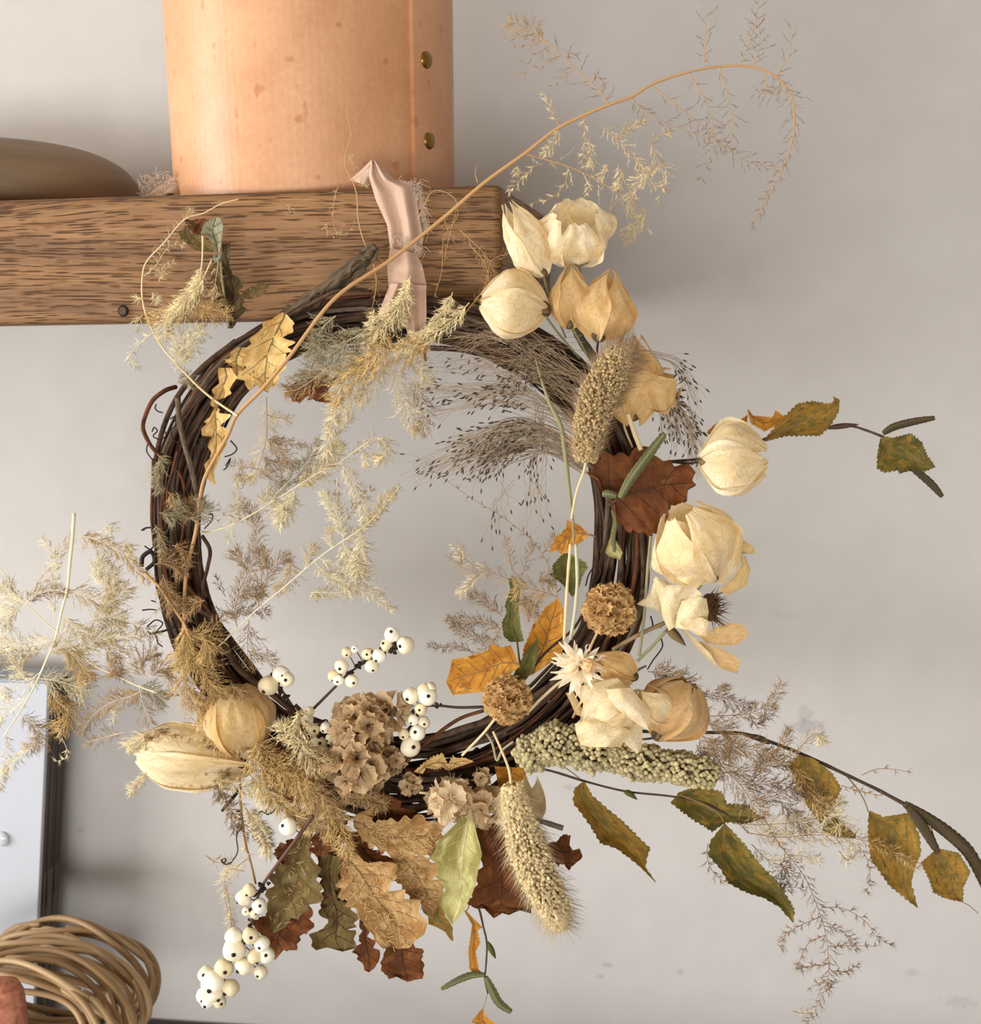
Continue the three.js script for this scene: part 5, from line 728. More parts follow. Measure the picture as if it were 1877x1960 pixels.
seedHead({ name: 'millet_head', label: 'long knobbly greenish millet head lying along the lower pod group', v: 'I', axis: [[560, 1440], [640, 1370], [800, 1330], [1000, 1370], [1200, 1420], [1450, 1460], [1730, 1520]], z: 0.366, w: 66, sr: 4.2, n: 1700, seed: 93, col: [0.44, 0.37, 0.19], cm: std(0x4a4228, 0.9), prof: t => (0.72 + 0.3 * Math.sin(Math.PI * clamp(t * 1.2, 0, 1))) * (1 - 0.35 * sstep(0.93, 1, t)) * (1 + 0.18 * noise(t * 16, 3)) });
seedHead({ name: 'millet_head', label: 'short stubby millet head curling up beside the long one', v: 'I', axis: [[590, 1400], [650, 1330], [720, 1270], [790, 1235]], z: 0.362, w: 44, sr: 4, n: 420, seed: 94, col: [0.44, 0.37, 0.19], cm: std(0x4a4228, 0.9), prof: t => 0.9 - 0.2 * t });
// ------------------------------------------------------------------ snowberries
berrySprig({ label: 'slanting sprig of small waxy berries rising inside the ring bottom', v: 'H', stem: [[640, 650], [720, 570], [800, 490], [870, 420], [960, 360], [1040, 310], [1130, 265], [1140, 300]], z: 0.352, seed: 1, husks: 34, berries: [[860, 300, 32], [905, 280, 22], [830, 380, 42], [785, 435, 38], [812, 460, 34], [890, 465, 38], [980, 307, 36], [1046, 318, 42], [1005, 380, 40], [1088, 256, 38], [1120, 195, 44], [1198, 255, 50]] });
berrySprig({ label: 'short sprig with three fat berries above the pale pods', v: 'H', stem: [[570, 660], [530, 590], [490, 530], [450, 470], [440, 400]], z: 0.348, seed: 2, husks: 22, berries: [[478, 425, 50], [512, 455, 46], [405, 490, 60]] });
berrySprig({ label: 'level sprig with large round berries pointing to the lower tan seed globe', v: 'H', stem: [[1660, 615], [1500, 618], [1380, 608], [1290, 620], [1250, 690], [1240, 780]], z: 0.354, seed: 3, husks: 24, berries: [[1232, 550, 48], [1312, 520, 46, 2], [1330, 556, 52], [1340, 510, 40], [1288, 628, 36], [1243, 690, 32], [1302, 705, 38], [1190, 772, 34], [1268, 765, 46, 12], [1228, 845, 58, 8]] });
berrySprig({ label: 'dense knot of cream berries half hidden by golden fern beside the papery cups', v: 'H', stem: [[560, 600], [600, 640], [650, 720], [700, 800], [680, 880]], z: 0.352, seed: 4, husks: 24, berries: [[668, 750, 40], [738, 735, 36], [768, 800, 36], [695, 830, 50], [628, 690, 36], [830, 812, 26], [625, 872, 40], [720, 870, 36], [640, 640, 30]] });
berrySprig({ label: 'long hanging sprig of bright white berries below the wreath', v: 'J', stem: [[560, 190], [490, 290], [400, 410], [330, 510], [300, 600], [270, 720], [230, 800], [180, 860], [140, 900]], z: 0.384, seed: 5, sr: 4, husks: 40, sm: std(0x5a3826, 0.7), berries: [[450, 240, 40], [248, 558, 36, 6], [275, 525, 30], [320, 595, 34, 8], [262, 620, 20], [298, 632, 20], [205, 735, 42, 4], [208, 790, 52, 10], [280, 730, 38], [332, 765, 36, 6], [252, 866, 42, 8], [300, 822, 36, 10], [352, 818, 36, 4], [325, 892, 32, 2], [160, 875, 44, 2], [110, 938, 52, 14], [82, 905, 40, 4], [190, 962, 42, 6], [72, 998, 38, 4], [122, 992, 38, 16], [140, 1026, 30, 4], [85, 1025, 34, 8]] });

// ------------------------------------------------------------------ dried asparagus fern
{ // 1 long arching stem
  const f = new Fern('long arching fern stem rising past the ribbon and bending over in the air', pt('G', 1130, 1000, 0.352), stemTan, 101);
  const rows = [['G', 1120, 1000, 0.35], ['G', 1130, 780, 0.356], ['G', 1145, 470, 0.36], ['M', 660, 1550, 0.362], ['M', 700, 1240, 0.364], ['M', 740, 1060, 0.364], ['M', 960, 650, 0.366], ['M', 1040, 470, 0.368], ['M', 1270, 230, 0.37], ['C', 1000, 900, 0.372], ['C', 1290, 530, 0.37], ['C', 1610, 310, 0.36], ['B', 0, 975, 0.352], ['B', 180, 820, 0.35], ['B', 360, 690, 0.348], ['B', 520, 570, 0.346], ['B', 740, 470, 0.344], ['B', 840, 435, 0.342], ['B', 930, 380, 0.34], ['B', 1090, 325, 0.338], ['B', 1240, 298, 0.336], ['B', 1380, 300, 0.336], ['B', 1490, 345, 0.336], ['B', 1555, 420, 0.336], ['B', 1572, 520, 0.336], ['B', 1560, 640, 0.336], ['B', 1510, 780, 0.336], ['B', 1440, 900, 0.336], ['B', 1385, 1015, 0.336]];
  const P = curve(rows.map(r => pt(...r)), 220); part(f.o, 'stem', tube(P, t => U * (t < 0.45 ? 3.6 : lerp(3.4, 0.7, (t - 0.45) / 0.55)), 7), stemTan);
  const Z = 0.34, w = { w: 0.6 };
  f.branch('B', [[740, 470], [690, 400], [590, 310], [460, 190], [300, 90]], Z, 1.2, { n: 16, reach: 26, per: 3, c: 'brown', ang: 1.0, ...w });
  f.plume(path('B', [[460, 190], [380, 130], [295, 92]], Z, 10), { n: 26, reach: 30, per: 5, c: 'tan', ang: 0.9, w: 0.6 });
  for (const b of [[[520, 260], [430, 300], [330, 340]], [[470, 180], [390, 200], [290, 222]], [[440, 150], [350, 165], [255, 178]], [[500, 250], [430, 240], [340, 300]], [[580, 315], [530, 350], [480, 390]], [[540, 265], [570, 240], [605, 255]], [[660, 360], [690, 340], [728, 400]]]) f.branch('B', b, Z, 0.8, { n: 5, reach: 8, per: 2, c: 'brown', w: 0.5 });
  for (const [b, n] of [[[[840, 435], [900, 500], [1090, 590], [1200, 630], [1290, 680]], 22], [[[930, 380], [1090, 510], [1210, 610], [1300, 690], [1400, 740], [1520, 750]], 26], [[[1095, 325], [1170, 450], [1205, 560], [1195, 680], [1150, 830]], 20], [[[1235, 300], [1270, 430], [1295, 540], [1280, 690]], 14], [[[1165, 300], [1170, 200], [1172, 0], [1172, -40]], 16], [[[1325, 290], [1380, 160], [1415, 0]], 12], [[[1385, 300], [1415, 210], [1410, 80]], 12], [[[1490, 345], [1550, 240], [1555, 100]], 6], [[[1525, 380], [1490, 410], [1390, 420]], 10], [[[1445, 335], [1445, 390], [1450, 410]], 4]]) f.branch('B', b, Z, 0.9, { n, reach: 26, per: 3, nl: 10, c: 'brown', ang: 0.85, w: 0.5 });
  f.plume(P.slice(168), { n: 34, reach: 24, per: 3, c: 'brown', w: 0.5 });
  f.branch('B', [[360, 690], [450, 715], [550, 745], [660, 795], [770, 860], [880, 940], [915, 1060]], Z + 0.004, 1.3, { n: 16, reach: 34, per: 5, c: 'cream', w: 0.6 });
  for (const [b, n, re] of [[[[700, 560], [770, 620], [850, 700], [920, 770]], 22, 22], [[[990, 740], [900, 790], [840, 870], [830, 960]], 44, 26], [[[920, 940], [870, 1000], [815, 1075]], 36, 26], [[[770, 620], [830, 580], [900, 545]], 26, 16], [[[920, 640], [980, 600], [1010, 600]], 12, 14], [[[780, 740], [790, 800], [770, 850]], 22, 14], [[[650, 620], [660, 700], [655, 740]], 16, 14], [[[520, 570], [490, 650], [450, 690]], 18, 16], [[[520, 570], [480, 500], [445, 420]], 8, 12], [[[630, 520], [630, 640], [615, 760]], 10, 12], [[[330, 740], [325, 780]], 8, 10], [[[410, 740], [350, 800], [285, 870]], 12, 14], [[[555, 750], [540, 830], [480, 890], [380, 915]], 8, 10], [[[655, 795], [640, 870], [590, 940]], 8, 10], [[[760, 860], [755, 980]], 5, 8], [[[930, 640], [960, 720], [1000, 770], [960, 900]], 20, 26], [[[740, 730], [700, 800]], 8, 20], [[[860, 700], [900, 800], [1010, 860]], 12, 22]]) f.branch('B', b, Z + 0.006, 0.7, { n, reach: re, per: 6, nl: 10, c: 'pale', w: 0.55, ang: 0.6 });
  f.branch('B', [[150, 820], [140, 780], [148, 740]], Z + 0.01, 1, null); f.done();
}
{ // 2 long curled tendril stem on the left
  const f = new Fern('wiry curling fern stem with a pale tuft in front of the shelf', pt('N', 1000, 1940, 0.368), stemStraw, 102);
  f.stalk(path('N', [[1000, 1940, 0.37], [780, 1790], [640, 1670], [480, 1500], [330, 1330], [200, 1080], [152, 900], [150, 720], [180, 580], [340, 400], [540, 180], [700, 130], [850, 50], [1010, 5]], 0.362, 90), 2.4, 0.9);
  f.plume(path('N', [[175, 590], [340, 400], [540, 180], [600, 100]], 0.362, 20), { n: 30, reach: 12, per: 3, c: 'pale', w: 0.5 });
  f.branch('N', [[690, 330], [690, 450], [680, 610], [650, 740], [600, 870]], 0.366, 2, { n: 44, reach: 14, per: 5, c: 'pale', from: 0.5 });
  f.branch('N', [[770, 550], [690, 720], [600, 860], [500, 950], [400, 1050]], 0.366, 1.4, { n: 90, reach: 26, per: 8, c: 'pale', from: 0.2 });
  for (const [b, n, c, re] of [[[[480, 1500], [540, 1390], [620, 1250], [650, 1140]], 30, 'cream', 30], [[[480, 1500], [500, 1350], [470, 1230], [400, 1180]], 34, 'cream', 28], [[[600, 870], [520, 1000], [380, 1060], [330, 1250]], 70, 'pale', 32], [[[590, 880], [680, 960], [760, 990], [930, 1020]], 60, 'gold', 34], [[[560, 920], [480, 1010], [330, 1060], [220, 1080]], 50, 'gold', 30], [[[700, 1140], [620, 1300], [540, 1390]], 24, 'cream', 26], [[[830, 560], [800, 760], [770, 900]], 8, 'pale', 12], [[[170, 690], [270, 600], [390, 430], [530, 410]], 12, 'pale', 12], [[[300, 740], [320, 680], [430, 560]], 14, 'pale', 16], [[[240, 1200], [100, 1320], [30, 1420], [100, 1500]], 14, 'cream', 12], [[[150, 1040], [110, 1100], [105, 1160]], 6, 'pale', 10], [[[150, 900], [110, 895]], 4, 'pale', 10], [[[240, 840], [300, 910]], 10, 'cream', 12], [[[450, 1290], [560, 1260], [700, 1170]], 20, 'cream', 26], [[[440, 1560], [470, 1440], [460, 1300]], 20, 'cream', 22]]) f.branch('N', b, 0.364, 0.8, { n, reach: re, per: 6, c, w: 0.6 });
  f.done();
}
{ // 3 fine curl above the shelf
  const f = new Fern('fine curled fern tendril standing in front of the leather cylinder', pt('A', 1530, 1050, 0.336), stemTan, 103);
  f.stalk(path('A', [[1530, 1045, 0.34], [1465, 990], [1430, 880], [1424, 780], [1410, 730], [1378, 660], [1380, 610], [1402, 540], [1385, 460], [1390, 420]], 0.33, 60), 1.5, 0.7);
  for (const b of [[[1390, 640], [1400, 625], [1420, 690]], [[1350, 745], [1335, 790], [1330, 860], [1340, 920], [1380, 940], [1420, 880]], [[1310, 890], [1300, 910], [1340, 935], [1375, 900]], [[1430, 740], [1440, 735], [1470, 742]]]) f.branch('A', b, 0.328, 0.7, { n: 12, reach: 8, per: 3, nl: 8, c: 'pale', w: 0.5 });
  f.branch('A', [[1175, 820], [1230, 795], [1280, 800]], 0.312, 0.5, null); f.branch('A', [[1120, 800], [1160, 830], [1190, 862]], 0.312, 0.6, { n: 6, reach: 6, per: 2, c: 'pale' }); f.done();
}
{ // 4 arcs in front of the shelf end
  const f = new Fern('loose fern wisps curling in front of the shelf end beside the ribbon', pt('C', 1700, 700, 0.35), stemTan, 104);
  const c = 'tan'; for (const [v, b, n] of [['o', [[800, 420], [830, 365], [870, 380], [875, 415], [850, 450], [845, 520], [830, 570]], 14], ['o', [[872, 410], [860, 450], [850, 500]], 6], ['o', [[880, 440], [930, 490], [950, 530]], 20], ['o', [[900, 470], [925, 500], [935, 540], [915, 580]], 24], ['o', [[890, 600], [930, 545], [940, 500], [985, 480]], 20], ['o', [[715, 505], [720, 540], [712, 590], [705, 610]], 14], ['o', [[850, 420], [860, 445], [880, 460]], 6]]) f.branch(v, b, 0.35, 0.9, { n, reach: 16, per: 3, c, w: 0.55 });
  f.done();
}
{ // 5 golden plume over the ribbon
  const f = new Fern('bushy golden fern plume covering the ribbon tails at the ring top', pt('C', 1877, 590, 0.36), stemStraw, 105);
  const Z = 0.362; for (const [b, n, c, re, nl] of [[[[1877, 780], [1800, 820], [1700, 860], [1550, 900], [1400, 940], [1300, 1010]], 120, 'gold', 40, 12], [[[2090, 560], [2000, 660], [1880, 740], [1750, 800], [1650, 850]], 90, 'pale', 24, 12], [[[1990, 500], [1950, 600], [1870, 700], [1780, 780]], 60, 'pale', 16, 12], [[[1720, 460], [1700, 540], [1640, 620], [1560, 700], [1480, 800]], 110, 'pale', 34, 12], [[[1740, 400], [1710, 480], [1690, 600], [1700, 690]], 40, 'pale', 14, 10], [[[1500, 700], [1420, 760], [1330, 800], [1240, 830], [1130, 840]], 90, 'grey', 40, 12], [[[1480, 880], [1380, 880], [1250, 880], [1140, 800]], 80, 'grey', 44, 12], [[[1290, 640], [1220, 700], [1160, 780]], 30, 'grey', 30, 12], [[[1380, 960], [1280, 970], [1180, 960], [1080, 1010]], 70, 'grey', 36, 12], [[[1600, 700], [1560, 800], [1500, 900], [1400, 960]], 80, 'gold', 40, 12], [[[1560, 860], [1450, 960], [1330, 1060], [1280, 1150]], 60, 'gold', 36, 12], [[[1520, 600], [1510, 660], [1490, 700]], 12, 'pale', 14, 10], [[[1250, 930], [1180, 1000], [1060, 1080], [1000, 1090]], 50, 'tan', 30, 12]]) f.branch('C', b, Z, 1, { n, reach: re, per: 8, nl, c });
  for (const [b, n, c, re] of [[[[1500, 950], [1420, 1060], [1350, 1170], [1330, 1300]], 50, 'pale', 30], [[[1700, 900], [1800, 960], [1850, 1040]], 30, 'pale', 24], [[[1600, 930], [1680, 1060], [1720, 1200], [1760, 1330]], 44, 'pale', 34], [[[1290, 1150], [1270, 1280], [1240, 1400], [1230, 1480]], 40, 'cream', 22], [[[1600, 920], [1500, 1060], [1440, 1150]], 36, 'pale', 30], [[[1750, 1000], [1790, 1100], [1830, 1250], [1800, 1330]], 30, 'tan', 34]]) f.branch('C', b, Z - 0.008, 0.8, { n, reach: re, per: 6, c });
  f.done();
}
{ // 6 sprays inside the opening
  const f = new Fern('pale fern spray crossing the upper opening of the ring', pt('Q', -20, 980, 0.356), stemPale, 106); const Z = 0.352;
  f.branch('Q', [[-60, 970, 0.362], [0, 975], [120, 940], [270, 870], [430, 770], [640, 640], [800, 540], [940, 470], [1080, 370], [1190, 290]], Z, 1.9, { n: 40, reach: 20, per: 6, c: 'pale', from: 0.35 });
  for (const [b, n, c, re] of [[[[640, 640], [700, 600], [800, 520], [880, 440], [950, 340]], 110, 'pale', 30], [[[620, 670], [590, 740], [540, 830], [510, 930]], 90, 'cream', 28], [[[480, 720], [500, 800], [540, 840]], 50, 'cream', 26], [[[430, 770], [540, 640], [640, 550], [720, 450], [795, 310]], 80, 'grey', 20], [[[860, 420], [890, 300], [880, 200], [890, 60]], 40, 'pale', 24], [[[420, 780], [400, 740], [440, 680]], 20, 'pale', 20], [[[1190, 290], [1260, 330], [1270, 420], [1200, 450]], 44, 'pale', 26], [[[1080, 370], [1130, 440], [1130, 510]], 14, 'pale', 12], [[[940, 470], [1010, 560], [1060, 680], [1110, 800], [1130, 900]], 70, 'cream', 26], [[[920, 580], [925, 660], [920, 740]], 6, 'tan', 10], [[[270, 880], [200, 800], [220, 600]], 20, 'pale', 16], [[[230, 740], [190, 840], [130, 1050]], 26, 'cream', 16], [[[0, 930], [100, 860], [200, 850], [270, 890]], 6, 'tan', 10]]) f.branch('Q', b, Z, 0.7, { n, reach: re, per: 7, nl: 11, c, w: 0.6 });
  f.done();
  const g = new Fern('slanting pale fern spray across the middle of the ring opening', pt('Q', 0, 1860, 0.356), stemPale, 107);
  g.branch('Q', [[-60, 1900, 0.362], [80, 1790], [200, 1670], [350, 1530], [520, 1390], [660, 1270], [790, 1160], [930, 1060], [1070, 970], [1180, 880], [1370, 650]], Z, 1.9, { n: 40, reach: 18, per: 6, c: 'pale', from: 0.72 });
  for (const [b, n, c, re] of [[[[970, 1030], [940, 900], [900, 800], [820, 690]], 70, 'cream', 24], [[[960, 1040], [1010, 1150], [1070, 1230], [1090, 1280]], 110, 'cream', 34], [[[1090, 980], [1100, 1100], [1080, 1250]], 70, 'cream', 26], [[[790, 1160], [880, 1200], [980, 1240], [1110, 1320], [1250, 1410]], 40, 'cream', 22], [[[760, 1190], [840, 1280], [950, 1330], [1050, 1380], [1200, 1440], [1330, 1540]], 90, 'cream', 20], [[[730, 1410], [830, 1412], [980, 1405], [1060, 1380]], 50, 'cream', 18], [[[690, 1240], [720, 1150], [760, 1080]], 26, 'pale', 18], [[[880, 1100], [870, 1000], [880, 950]], 16, 'pale', 14], [[[1130, 920], [1200, 850], [1270, 740], [1330, 690]], 60, 'pale', 16], [[[980, 900], [1050, 780], [1180, 650]], 12, 'tan', 14], [[[930, 1240], [935, 1330]], 6, 'pale', 10], [[[740, 1410], [770, 1440]], 8, 'pale', 10]]) g.branch('Q', b, Z, 0.7, { n, reach: re, per: 7, nl: 11, c, w: 0.6 });
  g.done();
  const h = new Fern('brownish feathery fern fronds inside the ring beside the matted golden fern', pt('Q', 210, 1660, 0.35), std(0x8a6a46, 0.8), 108);
  for (const [b, n, c, re] of [[[[205, 1660], [185, 1580], [200, 1480], [230, 1370], [290, 1250], [330, 1100], [340, 950], [320, 860], [250, 750]], 110, 'tan', 26], [[[290, 1260], [230, 1180], [190, 1120]], 30, 'tan', 26], [[[360, 1510], [360, 1420], [420, 1290], [500, 1200], [580, 1150]], 60, 'tan', 30], [[[450, 1250], [400, 1200], [370, 1100]], 40, 'tan', 24], [[[200, 1560], [300, 1530], [430, 1550]], 26, 'brown', 22], [[[210, 1440], [300, 1420], [380, 1400]], 40, 'tan', 26], [[[560, 1180], [590, 1240], [560, 1340], [480, 1400]], 34, 'gold', 26], [[[120, 1440], [70, 1360], [50, 1290]], 6, 'brown', 10], [[[180, 1570], [100, 1560], [20, 1570]], 12, 'brown', 16], [[[290, 1610], [280, 1720], [280, 1830], [290, 1960]], 30, 'tan', 40], [[[280, 1830], [380, 1870], [480, 1900]], 20, 'tan', 26], [[[290, 1690], [340, 1720], [460, 1870]], 6, 'tan', 10], [[[415, 0], [418, 150], [415, 290], [380, 430], [340, 540], [290, 610]], 50, 'pale', 26], [[[420, 300], [520, 320], [700, 350]], 30, 'tan', 12], [[[420, 310], [520, 400], [620, 500]], 40, 'tan', 22], [[[390, 430], [450, 480], [560, 500]], 26, 'tan', 20], [[[350, 520], [430, 560], [520, 620]], 22, 'tan', 20], [[[350, 520], [260, 500], [160, 490]], 12, 'tan', 14], [[[320, 575], [260, 580], [200, 580]], 16, 'tan', 14], [[[420, 130], [500, 150], [600, 155]], 16, 'pale', 16]]) h.branch('Q', b, 0.346, 0.8, { n, reach: re, per: 6, nl: 12, c, w: 0.6 });
  h.done();
}
{ // 7 left mass
  const f = new Fern('large pale fern bush spreading over the wall and white board beside the ring', pt('G', 340, 860, 0.372), stemPale, 109); const Z = 0.364;
  f.stalk(path('G', [[455, 105], [445, 260], [428, 420], [415, 560], [380, 700], [340, 870], [270, 1040], [200, 1190], [100, 1360], [20, 1480]], Z, 50), 3.4, 1.4);
  f.stalk(path('G', [[1100, 1225, 0.35], [980, 1210], [870, 1175], [710, 1100], [580, 1040], [480, 960], [340, 830], [160, 660], [60, 520], [-10, 430]], Z, 60), 2, 0.9, 'branch');
  const B = [[[[460, 310], [580, 300], [700, 280]], 8, 'cream', 8], [[[410, 430], [350, 425], [285, 415]], 6, 'cream', 8], [[[415, 580], [500, 600], [600, 650], [700, 670]], 60, 'pale', 40], [[[470, 240], [570, 260], [680, 310], [770, 360], [830, 440], [920, 520]], 90, 'gold', 24], [[[620, 560], [600, 470], [640, 380]], 60, 'cream', 28], [[[640, 640], [680, 560], [700, 450]], 60, 'pale', 28], [[[600, 720], [700, 640], [790, 560]], 60, 'pale', 34], [[[380, 720], [450, 800], [560, 850], [690, 870], [850, 850]], 90, 'pale', 40], [[[690, 870], [725, 960], [720, 1050], [710, 1100]], 50, 'tan', 40], [[[560, 760], [660, 740], [760, 770]], 70, 'pale', 40], [[[480, 960], [560, 900], [680, 860]], 60, 'pale', 40], [[[390, 930], [450, 980], [510, 1060], [540, 1120]], 110, 'gold', 40], [[[300, 960], [380, 930], [460, 990]], 80, 'pale', 36], [[[270, 950], [180, 960], [80, 970], [-10, 975]], 30, 'tan', 26], [[[340, 880], [220, 910], [100, 920], [0, 890]], 60, 'cream', 36], [[[160, 660], [80, 620], [20, 560]], 60, 'cream', 34], [[[130, 680], [60, 720], [10, 790]], 60, 'cream', 34], [[[160, 660], [230, 600], [330, 580], [420, 590]], 40, 'tan', 20], [[[160, 660], [240, 560], [290, 450]], 16, 'cream', 14], [[[330, 760], [330, 600], [335, 480], [370, 340], [430, 250]], 40, 'pale', 16], [[[330, 430], [320, 330], [250, 260]], 12, 'pale', 10], [[[250, 1080], [170, 1130], [120, 1080], [110, 1000]], 60, 'cream', 40], [[[230, 1120], [330, 1130], [440, 1160], [540, 1200]], 90, 'cream', 44], [[[300, 1180], [350, 1260], [420, 1330], [360, 1450]], 110, 'gold', 44], [[[360, 1440], [410, 1560], [400, 1610], [340, 1630]], 8, 'pale', 8], [[[180, 1250], [100, 1280], [20, 1330], [-10, 1400]], 30, 'cream', 26], [[[120, 1340], [200, 1400], [250, 1460], [180, 1560]], 70, 'tan', 36], [[[45, 1440], [40, 1560], [20, 1700]], 16, 'cream', 14], [[[200, 1540], [100, 1620], [30, 1690], [0, 1800]], 40, 'pale', 14], [[[20, 1150], [40, 1240]], 16, 'cream', 16], [[[880, 1190], [800, 1230], [700, 1260], [580, 1340], [500, 1450]], 90, 'tan', 32], [[[860, 1180], [880, 1280], [930, 1400]], 20, 'tan', 24], [[[920, 1110], [980, 1060], [1050, 1080]], 60, 'tan', 44], [[[900, 1120], [860, 1060], [880, 1000], [960, 960]], 50, 'tan', 34], [[[640, 950], [700, 1000], [730, 1080]], 30, 'tan', 26], [[[850, 1160], [930, 1200], [1000, 1250]], 60, 'grey', 40], [[[760, 890], [800, 960], [830, 1060]], 10, 'cream', 12], [[[800, 770], [880, 810], [960, 860]], 20, 'tan', 24], [[[720, 1290], [700, 1360], [690, 1400]], 6, 'cream', 8], [[[760, 1450], [650, 1480], [540, 1510]], 20, 'tan', 20], [[[640, 160], [690, 200], [600, 250]], 14, 'cream', 14], [[[760, 280], [800, 330]], 14, 'pale', 16]];
  for (const [b, n, c, re] of B) f.branch('G', b, Z, 0.7, { n: Math.round(n * 0.9), reach: re, per: 6, nl: 13, c, w: 0.62 });
  f.done();
}
{ // 8 on the ring, left side
  const f = new Fern('matted golden fern clinging to the ring above the half buried pods', pt('G', 1140, 900, 0.37), stemTan, 110); const Z = 0.366;
  f.stalk(path('G', [[890, 470], [980, 560], [1060, 680], [1130, 780], [1160, 850]], Z, 24), 3, 2.4, 'branch');
  const B = [[[[950, 420], [1020, 400], [1080, 420], [1120, 480]], 60, 'tan', 30], [[[1000, 480], [1040, 600], [1080, 680]], 60, 'tan', 40], [[[1130, 780], [1150, 880], [1140, 960], [1120, 1060]], 120, 'gold', 44], [[[1160, 850], [1250, 850], [1280, 920], [1270, 1000]], 100, 'gold', 40], [[[1140, 960], [1240, 1060], [1300, 1160], [1380, 1220]], 120, 'gold', 48], [[[1120, 1060], [1140, 1180], [1200, 1260], [1300, 1300]], 130, 'gold', 48], [[[1300, 1160], [1360, 1300], [1420, 1400], [1480, 1460]], 100, 'gold', 44], [[[1200, 1260], [1280, 1380], [1360, 1460], [1460, 1560]], 100, 'gold', 44], [[[1170, 1360], [1300, 1460], [1400, 1520], [1560, 1600]], 40, 'pale', 22], [[[1260, 640], [1200, 660], [1140, 720]], 30, 'tan', 26], [[[980, 100], [1060, 120], [1120, 60]], 60, 'grey', 34], [[[1150, 140], [1240, 110], [1260, 60]], 40, 'grey', 30], [[[980, 230], [1000, 330], [1030, 400]], 16, 'grey', 16], [[[930, 1420], [1020, 1480], [1160, 1530], [1300, 1560]], 70, 'tan', 30], [[[960, 1690], [1100, 1720], [1250, 1740], [1400, 1700]], 70, 'tan', 26], [[[940, 1450], [860, 1500], [790, 1540]], 40, 'pale', 26], [[[870, 1450], [930, 1520], [960, 1640]], 26, 'brown', 20], [[[900, 1700], [850, 1760], [800, 1830]], 24, 'pale', 14], [[[1400, 1420], [1330, 1500], [1280, 1600], [1230, 1640]], 60, 'gold', 34], [[[1280, 1750], [1340, 1800], [1360, 1850]], 20, 'brown', 20], [[[1420, 1150], [1460, 1200], [1540, 1300]], 30, 'tan', 30], [[[1060, 300], [1130, 330], [1160, 420]], 20, 'tan', 20], [[[1290, 860], [1330, 780], [1420, 730]], 12, 'tan', 16]];
  for (const [b, n, c, re] of B) f.branch('G', b, Z, 0.8, { n, reach: re, per: 7, nl: 13, c, w: 0.65 });
  for (const [b, n, c] of [[[[300, 830], [340, 880], [310, 1000], [290, 1100], [330, 1170]], 70, 'grey'], [[[400, 1180], [450, 1250], [520, 1330], [600, 1400]], 60, 'tan'], [[[530, 1330], [620, 1300], [720, 1280]], 44, 'tan'], [[[480, 160], [560, 130], [620, 160]], 34, 'grey'], [[[280, 1490], [330, 1600], [380, 1740]], 20, 'grey']]) f.branch('M', b, 0.36, 0.8, { n, reach: 20, per: 6, c, w: 0.6 });
  f.done();
}
{ // 9 bottom-left, over the leaves
  const f = new Fern('spiky golden-brown fern between the pale pods and the oak leaf cluster', pt('H', 700, 1150, 0.372), std(0x9a7444, 0.8), 111); const Z = 0.374;
  const B = [[[[560, 620], [590, 680], [570, 780], [600, 860], [680, 920], [740, 960]], 120, 'pale', 34], [[[600, 860], [500, 760], [490, 720]], 40, 'pale', 26], [[[280, 880], [360, 960], [480, 1020], [600, 1060], [700, 1130]], 150, 'gold', 34], [[[320, 800], [400, 900], [500, 960], [620, 990], [720, 960]], 130, 'gold', 34], [[[480, 960], [560, 1050], [620, 1090], [640, 1160]], 110, 'gold', 34], [[[640, 960], [680, 1060], [720, 1150], [800, 1200]], 120, 'tan', 34], [[[700, 1100], [770, 1180], [800, 1260], [850, 1400], [870, 1460]], 120, 'gold', 26], [[[700, 1130], [660, 1240], [620, 1320]], 90, 'gold', 24], [[[700, 1150], [760, 1240], [740, 1320], [760, 1370]], 80, 'gold', 24], [[[360, 960], [420, 1080], [480, 1170], [560, 1230]], 110, 'gold', 30], [[[300, 1010], [380, 1100], [440, 1180]], 60, 'pale', 30], [[[820, 1100], [900, 1140], [1000, 1150], [1080, 1180]], 70, 'tan', 24], [[[520, 1210], [580, 1260], [640, 1300]], 50, 'pale', 26], [[[90, 1040], [180, 1060], [280, 1080], [380, 1120]], 50, 'pale', 24], [[[270, 1200], [330, 1280], [380, 1360], [400, 1480]], 70, 'pale', 18], [[[240, 1080], [245, 1200], [260, 1360], [290, 1510]], 6, 'pale', 6], [[[200, 1240], [300, 1340], [420, 1420]], 20, 'brown', 20], [[[120, 1050], [160, 1160], [220, 1240]], 20, 'brown', 20], [[[180, 1180], [190, 1280], [230, 1330]], 14, 'brown', 20], [[[840, 960], [760, 940], [700, 920]], 60, 'tan', 26]];
  for (const [b, n, c, re] of B) f.branch('H', b, Z, 0.9, { n, reach: re, per: 8, nl: 15, c, w: 0.75, ang: 0.9 });
  f.stalk(path('H', [[240, 1030], [242, 1150], [255, 1300], [275, 1420], [305, 1530], [330, 1640]], 0.372, 30), 2.4, 2.2, 'branch');
  for (const [b, n] of [[[[250, 440], [180, 430], [165, 470], [170, 580], [200, 690]], 30], [[[265, 385], [220, 420], [180, 460]], 16], [[[170, 500], [190, 620], [195, 700]], 20], [[[80, 370], [130, 400], [190, 390]], 10]]) f.branch('J', b, 0.37, 0.9, { n, reach: 18, per: 4, c: 'pale', w: 0.6 });
  f.done();
}
